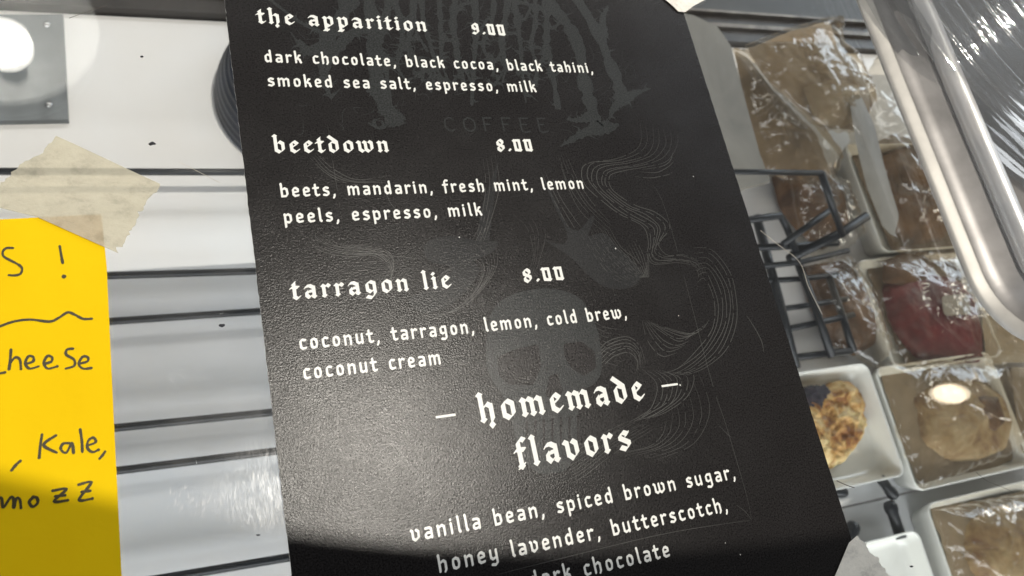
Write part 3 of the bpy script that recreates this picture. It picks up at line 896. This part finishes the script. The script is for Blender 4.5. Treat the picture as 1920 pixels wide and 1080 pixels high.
pen([(122, 794), (106, 812), (118, 830), (136, 816), (134, 798), (120, 794)], 0, Y0)
pen([(190, 772), (240, 766), (196, 810), (246, 806)], 0, Y0); pen([(200, 792), (236, 788)], 0, Y0)
pen([(284, 750), (330, 742), (286, 804), (334, 800)], 0, Y0); pen([(296, 776), (326, 772)], 0, Y0)
mesh_obj('handwriting', V, F, M['marker'], note)

def torn(a, b, n, amp, seed):
    r = random.Random(seed); out = []
    A, Bv = Vector(a), Vector(b); d = Bv - A; nn = Vector((-d.y, d.x)).normalized()
    o = 0
    for i in range(n):
        o = o * 0.6 + r.gauss(0, amp)
        out.append(tuple(A + d * (i / n) + nn * (o if i else 0)))
    return out
def tape(poly, z, mat, label, m=1):
    bmv, bmf = [], []
    n = len(poly)
    o = slab('masking_tape', poly, z, z + 0.00012, [mat])
    tag(o, label, 'tape')
    return o
q = PX([(105, 255), (300, 345), (222, 475), (70, 407), (-20, 385), (-20, 362), (0, 348)])
tp = torn(q[0], q[1], 6, 0.00003, 1) + torn(q[1], q[2], 34, 0.0003, 2) + [q[2], q[3], q[4], q[5]] + torn(q[6], q[0], 26, 0.0003, 3)
tape(tp, 0.0008, M['tape'], 'crinkled beige masking tape with torn ends holding the yellow note')
q = PX([(1605, 1005), (1668, 1080), (1700, 1130), (1540, 1130), (1566, 1075), (1590, 1018)])
tp = torn(q[0], q[1], 26, 0.00032, 4) + [q[1], q[2], q[3], q[4], q[5]]
tape(tp, 0.0011, M['tape2'], 'pale torn masking tape over the lower right corner of the black menu')
q = PX([(1236, -8), (1260, 12), (1271, 23), (1284, 24), (1300, 12), (1330, -4), (1330, -40), (1236, -40)])
tape(q, 0.0011, M['tape2'], 'pale tape end over the upper right corner of the black menu')

# ------------------------------------------------------------------ mounting plate and dark cup on the left
mp = empty('mounting_plate', at(60, 120, -0.236))
tag(mp, 'square grey steel plate with screws on the white shelf, upper left', 'steel plate')
q = P2(-0.236, (-90, 27), (118, 27), (128, 224), (-88, 228))
slab('plate_body', q, ZS, -0.236, [M['steel']], mp)
for px, py in ((88, 47), (92, 197)):
    v = at(px, py, -0.236)
    dome('screw', [(v.x + 0.0022*math.cos(t*.5236), v.y + 0.0022*math.sin(t*.5236)) for t in range(12)], -0.2358, 0.0016, M['screw'], mp, 20, 6)

cpos = at(590, 105, -0.195)
prof = []
R0 = (at(590, 105, -0.195) - at(408, 105, -0.195)).length
for i in range(141):
    t = i / 140
    a = t * 1.5708
    prof.append((R0 * max(0.001, math.cos(a)) ** 0.6 + 0.00025 * math.sin(t * 90), ZS + 0.05 * math.sin(a) + 0.0002 * math.cos(t * 90)))
cup = lathe('dark_tub', prof, (cpos.x, cpos.y, 0), M['cup'])
tag(cup, 'dark navy ribbed round dome half hidden behind the left edge of the menu', 'tub')

pend = empty('pendant_lamp', (-0.205, 0.885, 1.0))
tag(pend, 'round pendant lamp with a lit bulb, mirrored in the glass over the steel plate', 'lamp')
lathe('lamp_shade', [(0.131, -0.002), (0.130, 0.0), (0.128, 0.012), (0.115, 0.055), (0.085, 0.09), (0.045, 0.11), (0.02, 0.115), (0.02, 0.125), (0.05, 0.118), (0.092, 0.096), (0.12, 0.058), (0.132, 0.012), (0.131, -0.002)], (-0.205, 0.885, 1.0), M['enamel'], pend, 64)
lathe('bulb', [(0.036 * math.sin(math.radians(k * 7.5)) + 0.0002, 0.042 - 0.036 * math.cos(math.radians(k * 7.5))) for k in range(25)], (-0.205, 0.885, 1.0), M['bulb'], pend, 48)

# ------------------------------------------------------------------ wire rack on the left
rack = empty('wire_rack', at(400, 600, ZS))
tag(rack, 'black coated wire rack lying over the white shelf', 'wire rack')
for py0, py1, z, r in ((322, 323, -0.222, 0.0018), (517, 508, -0.223, 0.0018), (603, 583, -0.231, 0.0018), (804, 774, -0.231, 0.0019), (885, 848, -0.232, 0.0019), (1102, 1052, -0.230, 0.0020)):
    a = at(200, py0, z); b = at(500, py1, z)
    d = (b - a) / (b.x - a.x)
    tube('rod', [a + d * (-0.14 - a.x), a + d * (0.14 - a.x)], r, M['wire'], rack)
def knob_rod(pts, z, r, rk):
    P = [at(x, y, z) for x, y in pts]
    d = (P[-1] - P[0]).normalized()
    full = P[:-1] + [P[-1] - d * 0.006, P[-1] - d*0.004, P[-1] - d*0.001, P[-1] + d*0.0012, P[-1] + d * 0.002]
    rs = [r] * (len(P)) + [rk, rk, rk * .8, rk * .3]
    tube('rod', full, r, M['wire'], rack, 14, True, rs)
knob_rod([(1500, 922), (1582, 923)], -0.226, 0.0030, 0.0034)
knob_rod([(1650, 896), (1676, 930)], -0.226, 0.0030, 0.0036)
knob_rod([(1690, 1010), (1668, 945)], -0.226, 0.0033, 0.0040)
knob_rod([(1590, 1020), (1600, 985)], -0.226, 0.0036, 0.0042)

# ------------------------------------------------------------------ wire basket right of the menu
bas = empty('wire_basket', at(1480, 500, -0.21))
tag(bas, 'black wire basket beside the right edge of the menu', 'wire basket')
def rod(pts, r=0.0021):
    tube('rod', [at(x, y, z) for x, y, z in pts], r, M['wire'], bas)
rod([(1300, 321, -.16), (1542, 324, -.16)], .0016)
rod([(1540, 324, -.16), (1560, 385, -.17), (1580, 440, -.19)], .0022)
rod([(1350, 420, -.185), (1462, 404, -.185), (1475, 425, -.19), (1495, 480, -.20)], .0022)
rod([(1380, 466, -.20), (1490, 461, -.20), (1570, 455, -.20)], .0022)
rod([(1468, 458, -.19), (1562, 390, -.18)], .0020)
rod([(1480, 485, -.20), (1580, 435, -.195), (1625, 405, -.19)], .0030)
rod([(1418, 405, -.21), (1460, 560, -.21), (1492, 690, -.21)], .0030)
rod([(1487, 470, -.205), (1530, 580, -.205), (1560, 670, -.205)], .0026)
rod([(1400, 528, -.21), (1500, 523, -.21), (1570, 515, -.21)], .0018)
rod([(1440, 624, -.21), (1530, 606, -.21), (1600, 590, -.21)], .0020)
rod([(1460, 674, -.21), (1595, 658, -.21)], .0022)
rod([(1555, 520, -.21), (1582, 600, -.21), (1600, 660, -.21)], .0024)

rod([(1380, 590, -.212), (1520, 572, -.212), (1590, 560, -.212)], .0018)
rod([(1380, 440, -.212), (1450, 600, -.212), (1475, 690, -.212)], .0020)
rod([(1420, 500, -.20), (1500, 492, -.20), (1590, 470, -.20)], .0018)

# ------------------------------------------------------------------ plates
def square_plate(name, x0, y0, x1, y1, label, tilt=0.0):
    """Square dish with raised rim and rounded corners between real shelf coordinates."""
    cx, cy, hx, hy = (x0+x1)/2, (y0+y1)/2, (x1-x0)/2, (y1-y0)/2
    rc = 0.006
    out = []
    for qx, qy, a0 in ((1, 1, 0), (-1, 1, 90), (-1, -1, 180), (1, -1, 270)):
        for k in range(7):
            a = math.radians(a0 + k * 15)
            out.append((qx * (hx - rc) + rc * math.cos(a), qy * (hy - rc) + rc * math.sin(a)))
    m = len(out)
    prof = [(0.90, -0.0185), (0.985, -0.004), (1.0, -0.0008), (0.998, 0.0002), (0.985, 0.0004), (0.965, -0.0010), (0.92, -0.0075), (0.86, -0.0115), (0.78, -0.0125), (0.4, -0.0125), (0.02, -0.0125)]
    V, F = [], []
    for s, z in prof:
        d = (1 - s) * min(hx, hy)
        for ox, oy in out:
            V.append((cx + ox * (hx - d) / hx, cy + oy * (hy - d) / hy, ZP + z))
    for i in range(len(prof) - 1):
        for k in range(m):
            a, b = i*m + k, i*m + (k+1) % m
            F.append((a, b, b + m, a + m))
    F.append(tuple((len(prof)-1)*m + k for k in range(m)))
    F.append(tuple(range(m))[::-1])
    o = mesh_obj(name, V, F, M['plate'], None, True)
    return tag(o, label, 'plate', 'white square plates under the glass')
def XY(px, py, z=ZP):
    v = at(px, py, z); return v.x, v.y
S = 0.078
xr, yt = XY(1633, 678); xr2, yb = XY(1690, 893)
xr = (xr + xr2) / 2
square_plate('square_plate', xr - S, yb, xr, yt, 'white square plate holding the uncovered golden pastry with blueberry')
xl, yb = XY(1722, 922); xl2, yt = XY(1637, 690)
xl = (xl + xl2) / 2
square_plate('square_plate', xl, yb, xl + 0.105, yt, 'white square plate under the tan pastry wrapped in film with a lamp reflection')
xl, yt = XY(1735, 945)
square_plate('square_plate', xl, yt - S, xl + 0.10, yt, 'white square plate under the wrapped pastry in the lower right corner')
xr, yt = XY(1720, 992)
square_plate('square_plate', xr - 0.07, yt - S, xr, yt, 'white square plate partly under torn tape, nearest the front')
xl, yt = XY(1604, 488); xl2, yb = XY(1683, 697)
xl = (xl + xl2) / 2
square_plate('square_plate', xl, yb, xl + 0.10, yt, 'white square plate under the dark red wrapped pastry')
xl, yt = XY(1582, 270); xl2, yb = XY(1656, 474)
xl = (xl + xl2) / 2
square_plate('square_plate', xl, yb, xl + 0.10, yt, 'white square plate beside the metal tray, behind the red pastry plate')

# ------------------------------------------------------------------ pastries and wraps
def pastry(name, pts, zb, h, mat, label, cat='pastry', **kw):
    o = dome(name, P2(zb, *pts), zb, h, mat, **kw)
    return tag(o, label, cat)
fp = empty('blueberry_pastry', at(1560, 790, -0.23))
tag(fp, 'golden browned pastry with a dark blueberry stain on an open white plate', 'pastry')
dome('crust', P2(-0.226, (1470, 745), (1510, 735), (1545, 725), (1578, 710), (1600, 712), (1618, 735), (1632, 755), (1625, 775), (1633, 790), (1622, 810), (1618, 825), (1600, 850), (1585, 870), (1560, 878), (1535, 880), (1490, 880), (1450, 830)), -0.2310, 0.011, M['golden'], fp, 160, 34, 2.6, 0.07, 0.0035, 90, 0.0016, 130, 3, 0.2, 1, 0.001)
dome('blueberry_filling', P2(-0.219, (1475, 735), (1520, 722), (1555, 720), (1562, 735), (1548, 752), (1545, 768), (1520, 765), (1480, 770)), -0.2205, 0.0018, M['berry'], fp, 80, 14, 2.2, 0.2, 0.0012, 220, seed=8)

def wrapped(name, paper, zpaper, film, zf, h, label, matp='kraft', matf='film', seed=1, ridge=0.004, rscale=70, bump=0.004, ph=0.003, asp=(1, 1)):
    b = empty(name, (sum(p[0] for p in P2(zf, *film)) / len(film), sum(p[1] for p in P2(zf, *film)) / len(film), zpaper))
    tag(b, label, 'wrapper', 'film wrappers round the pastries')
    if paper:
        dome('paper_backing', P2(zpaper, *paper), zpaper, ph, M[matp], b, 96, 16, 1.2, 0.03, 0.002, 60, 0.0012, 50, seed + 20, 0.3, 1)
    dome('clear_film', P2(zf, *film), zf, h, M[matf], b, 260, 100, 2.0, 0.05, bump * 0.7, 24, ridge * 0.06, rscale * 0.6, seed, 0.1, 1, 0, asp, 18)
    return b
# plate with lamp reflection
pastry('round_pastry', [(1710, 745), (1760, 715), (1830, 715), (1880, 745), (1895, 790), (1880, 845), (1830, 865), (1770, 865), (1725, 830)], -0.228, 0.012, M['tan'], 'round tan pastry under film on the middle right plate', jag=0.03, bump=0.002, seed=5, thick=0.001)
pastry('fruit_filling', [(1825, 740), (1870, 745), (1885, 790), (1865, 810), (1830, 790)], -0.2175, 0.003, M['brown'], 'dark brown filling showing on the round tan pastry', 'filling', seed=4, bump=0.001)
wrapped('film_wrapper', [(1650, 700), (1760, 690), (1900, 690), (1925, 780), (1925, 850), (1860, 880), (1725, 912), (1690, 830)], -0.2295,
        [(1645, 682), (1760, 676), (1880, 680), (1905, 740), (1930, 800), (1900, 850), (1850, 868), (1725, 918), (1685, 820)], -0.220, 0.012,
        'clear film over the tan pastry with the bright lamp reflection', seed=2)
# lower right plate
pastry('round_pastry', [(1800, 985), (1850, 950), (1920, 945), (1990, 980), (2000, 1060), (1960, 1120), (1860, 1120), (1810, 1060)], -0.228, 0.014, M['tan'], 'round tan pastry under film in the lower right corner', jag=0.03, bump=0.002, seed=6, thick=0.001)
wrapped('film_wrapper', [(1742, 952), (1850, 935), (2000, 905), (2010, 1120), (1800, 1120)], -0.2285,
        [(1748, 958), (1850, 938), (1990, 915), (2010, 1120), (1805, 1120)], -0.220, 0.013,
        'clear film over brown paper in the lower right corner', seed=3)
# red pastry
pastry('red_pastry', [(1655, 540), (1680, 510), (1740, 515), (1790, 525), (1820, 560), (1835, 620), (1840, 680), (1780, 680), (1720, 672), (1690, 640), (1668, 600)], -0.226, 0.012, M['red'], 'dark red glazed pastry wrapped in film on a white plate', jag=0.03, bump=0.0025, seed=9, thick=0.001)
pastry('round_biscuit', [(1655, 490), (1690, 476), (1735, 480), (1748, 500), (1735, 525), (1690, 535), (1655, 530)], -0.219, 0.006, M['brown'], 'small brown round biscuit behind the red pastry', 'biscuit', seed=10)
pastry('paper_slip', [(1765, 555), (1815, 550), (1822, 590), (1770, 592)], -0.2105, 0.0005, M['sleeve'], 'grey paper slip lying on the red pastry', 'paper slip', seed=2, m=40, rings=4)
wrapped('film_wrapper', [(1620, 495), (1740, 478), (1900, 480), (1905, 660), (1840, 672), (1700, 690)], -0.2290,
        [(1612, 490), (1720, 474), (1860, 480), (1925, 560), (1930, 665), (1840, 675), (1692, 695), (1650, 600)], -0.2190, 0.016,
        'wrinkled film over the dark red pastry', 'kraftdark', 'film', 4, 0.004, 55, 0.004)
# plate beside the tray
pastry('brown_pastry', [(1640, 300), (1700, 270), (1760, 300), (1785, 380), (1770, 450), (1700, 460), (1655, 400)], -0.226, 0.014, M['brown'], 'brown pastry in film next to the metal tray edge', seed=12, bump=0.003, thick=0.001)
wrapped('film_wrapper', [(1595, 285), (1680, 250), (1800, 300), (1830, 460), (1800, 480), (1670, 470)], -0.2290,
        [(1590, 270), (1600, 180), (1650, 95), (1720, 130), (1800, 300), (1840, 480), (1760, 490), (1680, 470), (1620, 360)], -0.2150, 0.020,
        'crumpled film over the brown pastry next to the metal tray', 'kraftdark', 'filmtan', 5, 0.005, 55, 0.005)
fl = P2(-0.190, (1592, 185), (1612, 175), (1640, 235), (1655, 300), (1672, 360), (1686, 405), (1676, 445), (1655, 425), (1625, 350), (1605, 270))
o = dome('paper_flap', fl, -0.190, 0.0015, M['sleeve'], None, 60, 10, 1.2, seed=3, bump=0.0004, sm=0)
tag(o, 'smooth grey beige paper flap standing beside the plate near the tray', 'paper flap')
# upper bags
wrapped('film_wrapper', [(1400, 92), (1480, 60), (1556, 38), (1570, 90), (1605, 115), (1640, 200), (1600, 245), (1545, 240), (1500, 205), (1440, 150)], -0.205,
        [(1394, 86), (1470, 58), (1545, 36), (1573, 31), (1558, 42), (1570, 85), (1605, 110), (1640, 190), (1615, 252), (1545, 245), (1500, 212), (1440, 150)], -0.2, 0.016,
        'twisted tan film bag against the back rail', 'kraft', 'filmtan', 7, 0.006, 60, 0.005)
pastry('dark_cup_cake', [(1505, 165), (1560, 150), (1605, 165), (1615, 215), (1580, 240), (1530, 232)], -0.202, 0.010, M['cream'], 'pale pastry showing through the twisted tan film bag', seed=13, bump=0.002)
wrapped('film_wrapper', [(1376, 95), (1400, 105), (1450, 170), (1530, 250), (1560, 330), (1480, 340), (1430, 320), (1405, 230)], -0.2250,
        [(1374, 90), (1400, 100), (1450, 165), (1530, 240), (1580, 300), (1560, 345), (1480, 345), (1430, 325), (1400, 230)], -0.2200, 0.014,
        'long tan film bag lying between the beige sleeve and the twisted bag', 'kraft', 'filmtan', 8, 0.005, 65, 0.004)
sl = P2(-0.175, (1240, 20), (1300, 28), (1345, 50), (1370, 85), (1395, 180), (1425, 290), (1445, 340), (1330, 370))
o = slab('paper_sleeve', sl, -0.178, -0.175, [M['sleeve']])
tag(o, 'plain grey beige paper sleeve behind the upper right edge of the menu', 'paper sleeve')
# brown pastries inside the basket
pastry('brown_pastry', [(1445, 330), (1530, 320), (1575, 370), (1590, 440), (1540, 470), (1490, 430), (1460, 390)], -0.235, 0.016, M['brown'], 'brown pastry in the upper half of the wire basket', seed=14, bump=0.003)
wrapped('film_wrapper', None, -0.23, [(1480, 340), (1540, 325), (1590, 340), (1620, 440), (1560, 490), (1500, 470)], -0.222, 0.012, 'glinting film in the upper half of the wire basket', 'kraft', 'film', 9, 0.005, 90, 0.004)
pastry('brown_pastry', [(1500, 500), (1570, 490), (1615, 540), (1650, 640), (1600, 670), (1550, 640), (1515, 570)], -0.235, 0.016, M['brown'], 'dark brown pastry in the lower half of the wire basket', seed=15, bump=0.003)
wrapped('film_wrapper', None, -0.23, [(1510, 500), (1590, 480), (1630, 540), (1670, 660), (1640, 690), (1560, 650)], -0.218, 0.012, 'glinting film in the lower half of the wire basket', 'kraft', 'film', 10, 0.005, 90, 0.004)
# at the right edge
wrapped('film_wrapper', [(1835, 560), (1990, 560), (1990, 680), (1850, 680)], -0.222, [(1838, 545), (1990, 545), (1990, 690), (1850, 685)], -0.215, 0.014,
        'yellowish crumpled film bag below the corner of the metal tray', 'cream', 'film', 11, 0.006, 70, 0.004)
wrapped('film_wrapper', [(1895, 690), (1990, 690), (1990, 860), (1915, 850)], -0.222, [(1886, 690), (1990, 685), (1990, 860), (1910, 850), (1895, 780)], -0.212, 0.014,
        'clear film bag at the right edge beside the lamp reflection', 'kraft', 'film', 12, 0.006, 70, 0.004)

# ------------------------------------------------------------------ metal tray on the glass with clear lids
tray = empty('metal_tray', (0.28, 0.12, 0))
tag(tray, 'worn aluminium tray with a rolled rim standing on the glass', 'tray')
TX, TY, TR = 0.2165, 0.030, 0.026       # outer left side, front side, corner radius
def tray_ring(prof, name, mat):
    path = []
    path.append((Vector((TX, 0.30)), Vector((1, 0))))
    for k in range(18): 
        path.append((Vector((TX, 0.29 - k * (0.29 - TY - TR) / 18)), Vector((1, 0))))
    for k in range(13):
        a = math.pi + k * math.pi / 24
        path.append((Vector((TX + TR + TR * math.cos(a), TY + TR + TR * math.sin(a))), Vector((-math.cos(a), -math.sin(a)))))
    for k in range(1, 10):
        path.append((Vector((TX + TR + k * 0.03, TY)), Vector((0, 1))))
    V, F = [], []
    n = len(prof)
    for p, d in path:
        for u, z in prof:
            q = p + d * u
            V.append((q.x, q.y, z + noise.noise(Vector((q.x*40, q.y*40, z*90))) * 0.0002))
    for i in range(len(path) - 1):
        for k in range(n - 1):
            F.append((i*n + k, i*n + k + 1, (i+1)*n + k + 1, (i+1)*n + k))
    return mesh_obj(name, V, F, mat, tray, True)
tray_ring([(0.0002, 0.0012), (-0.0004, 0.0018), (-0.0002, 0.0026), (0.0008, 0.0032), (0.0034, 0.0046), (0.0040, 0.0047)], 'lower_lip', M['alulight'])
tray_ring([(0.0038, 0.0047), (0.0046, 0.0046), (0.0085, 0.0068), (0.0120, 0.0098), (0.0128, 0.0104)], 'side_wall', M['aludark'])
rim = [(0.0156 + 0.0032 * math.cos(math.radians(a)), 0.0128 + 0.0036 * math.sin(math.radians(a))) for a in range(215, -50, -12)]
tray_ring(rim, 'rolled_rim', M['alu'])
tray_ring([(0.0178, 0.0098), (0.0200, 0.0050), (0.0235, 0.0032)], 'inner_wall', M['aludark'])
fx, fy, fr = TX + 0.0225, TY + 0.0225, 0.004
slab('tray_floor', [(fx, 0.30), (fx, fy), (fx + 0.27, fy), (fx + 0.27, 0.30)], 0.0028, 0.0034, [M['alufloor']], tray)

lc = at(2085, -80, 0.02)
RLID = (at(1728, 10, 0.02) - lc).length
for i, (dz, sc, tl) in enumerate(((0.006, 1.0, 0.0), (0.012, 0.985, 0.01), (0.018, 0.975, -0.01))):
    prof = []
    RL = RLID * sc
    for k in range(161):
        t = k / 160
        r = RL * (1 - t * 0.9)
        z = dz + 0.022 * math.sin(min(1, t * 1.6) * 1.57) + 0.0016 * math.sin(t * 95) * (1 if t < 0.75 else 0.4)
        prof.append((r, z))
    prof.insert(0, (RL + 0.002, dz - 0.001))
    o = lathe('clear_lid', prof, (lc.x + tl * 0.2, lc.y + tl * 0.1, 0.0), M['clear'], None, 120)
    tag(o, ('lowest', 'middle', 'topmost')[i] + ' clear ribbed plastic lid in the stack on the metal tray', 'lid', 'clear lids stacked on the tray')

# ------------------------------------------------------------------ crumbs, hairs and scratches on the glass
def crumb(px, py, s, label):
    v = at(px, py, 0.0)
    r = random.Random(px)
    q = [(v.x + s*mm*(0.6 + 0.5*r.random())*math.cos(t*.785)*1.3, v.y + s*mm*(0.15 + 0.8*r.random())*math.sin(t*.785)) for t in range(8)]
    o = dome('crumb', q, 0.0002, 0.0006, M['crumb'], None, 20, 4, sm=0)
    tag(o, label, 'crumb')
crumb(286, 271, 0.75, 'dark ragged crumb on the glass above the beige tape')
crumb(416, 611, 0.7, 'dark curled crumb on the glass left of the tarragon heading')
crumb(266, 108, 0.3, 'tiny brown crumb on the glass near the back rail')
crumb(484, 1003, 0.35, 'tiny dark speck on the glass low beside the menu')
crumb(1707, 1062, 0.45, 'tiny dark speck over the front plate')
def strand(px, w, mat, label, name='fibre'):
    P = spline([(lambda v: (v.x, v.y))(at(x, y, 0.0)) for x, y in px], 8)
    o = tube(name, [(x, y, 0.0004) for x, y in P], w*mm, mat, None, 6)
    tag(o, label, name)
strand([(1424, 433), (1455, 458), (1497, 492), (1515, 540), (1540, 590)], 0.07, M['fibre'], 'long pale bent fibre on the glass right of the menu')
strand([(1577, 530), (1583, 541), (1590, 550)], 0.09, M['fibre'], 'short pale fibre on the glass beside the red pastry plate')
strand([(335, 305), (375, 325), (412, 344)], 0.05, M['fibre'], 'thin pale fibre on the glass right of the beige tape')
strand([(130, 36), (170, 22), (200, 12)], 0.06, M['hair'], 'thin dark hair on the glass near the steel plate', 'hair')
strand([(1828, 886), (1850, 903), (1880, 915), (1900, 925)], 0.06, M['hair'], 'thin dark hair over the seam between the right plates', 'hair')
strand([(1567, 902), (1585, 910), (1600, 915)], 0.13, M['hair'], 'short dark hair below the blueberry pastry plate', 'hair')
sc_v, sc_f = [], []
rs_ = random.Random(5)
def scr(px, py, L, ang, w):
    a = at(px, py, 0); b = at(px + L*math.cos(ang), py - L*math.sin(ang), 0)
    d = (b - a).normalized(); n = Vector((-d.y, d.x, 0)) * w * mm
    i = len(sc_v); z = 0.00005 + (i % 37) * 1e-6
    for p in (a - n, b - n*.3, b + n*.3, a + n): sc_v.append((p.x, p.y, z))
    sc_f.append((i, i+1, i+2, i+3))
for _ in range(46):
    scr(rs_.gauss(350, 26), rs_.gauss(945, 16), rs_.uniform(3, 16), rs_.gauss(1.25, .2), rs_.uniform(.02, .07))
for _ in range(12):
    scr(rs_.gauss(455, 30), rs_.gauss(965, 18), rs_.uniform(8, 24), rs_.gauss(1.3, .1), rs_.uniform(.02, .06))
for _ in range(12):
    scr(rs_.gauss(335, 14), rs_.gauss(706, 10), rs_.uniform(5, 14), rs_.gauss(-.5, .2), rs_.uniform(.02, .05))
for _ in range(16):
    scr(rs_.uniform(225, 510), rs_.uniform(560, 900), rs_.uniform(2, 10), rs_.uniform(0, 3), rs_.uniform(.02, .05))
o = mesh_obj('scratch', sc_v, sc_f, M['scratch'], gl)
t = NT('greasy_smudge')
a_ = t.noise(1500, 3, 0.65, (1, 0.3, 1, 0.9)); b_ = t.noise(150, 4, 0.7)
ds = t.n.new('ShaderNodeVectorMath'); ds.operation = 'DISTANCE'
t.l.new(t.tc.outputs['Object'], ds.inputs[0]); ds.inputs[1].default_value = at(512, 935, 0)
fall = t.ramp(t.math('MULTIPLY', ds.outputs['Value'], 60.0), [(0.1, 1.0), (0.95, 0.0)])
mask = t.math('MULTIPLY', t.math('MULTIPLY', t.ramp(a_, [(0.30, 0.006), (0.80, 0.045)]), t.ramp(b_, [(0.35, 0.1), (0.65, 1.0)])), fall)
M['smudge'] = t.done(t.mix(mask, t.transp(), t.gloss(0.25, (1, 1, 1), t.bump(a_, 0.6, 0.0001))))
o = dome('smudge', P2(0.00003, (380, 790), (500, 770), (560, 860), (560, 1060), (460, 1080), (370, 1000), (340, 900)), 0.00003, 0.00003, M['smudge'], gl, 60, 6)
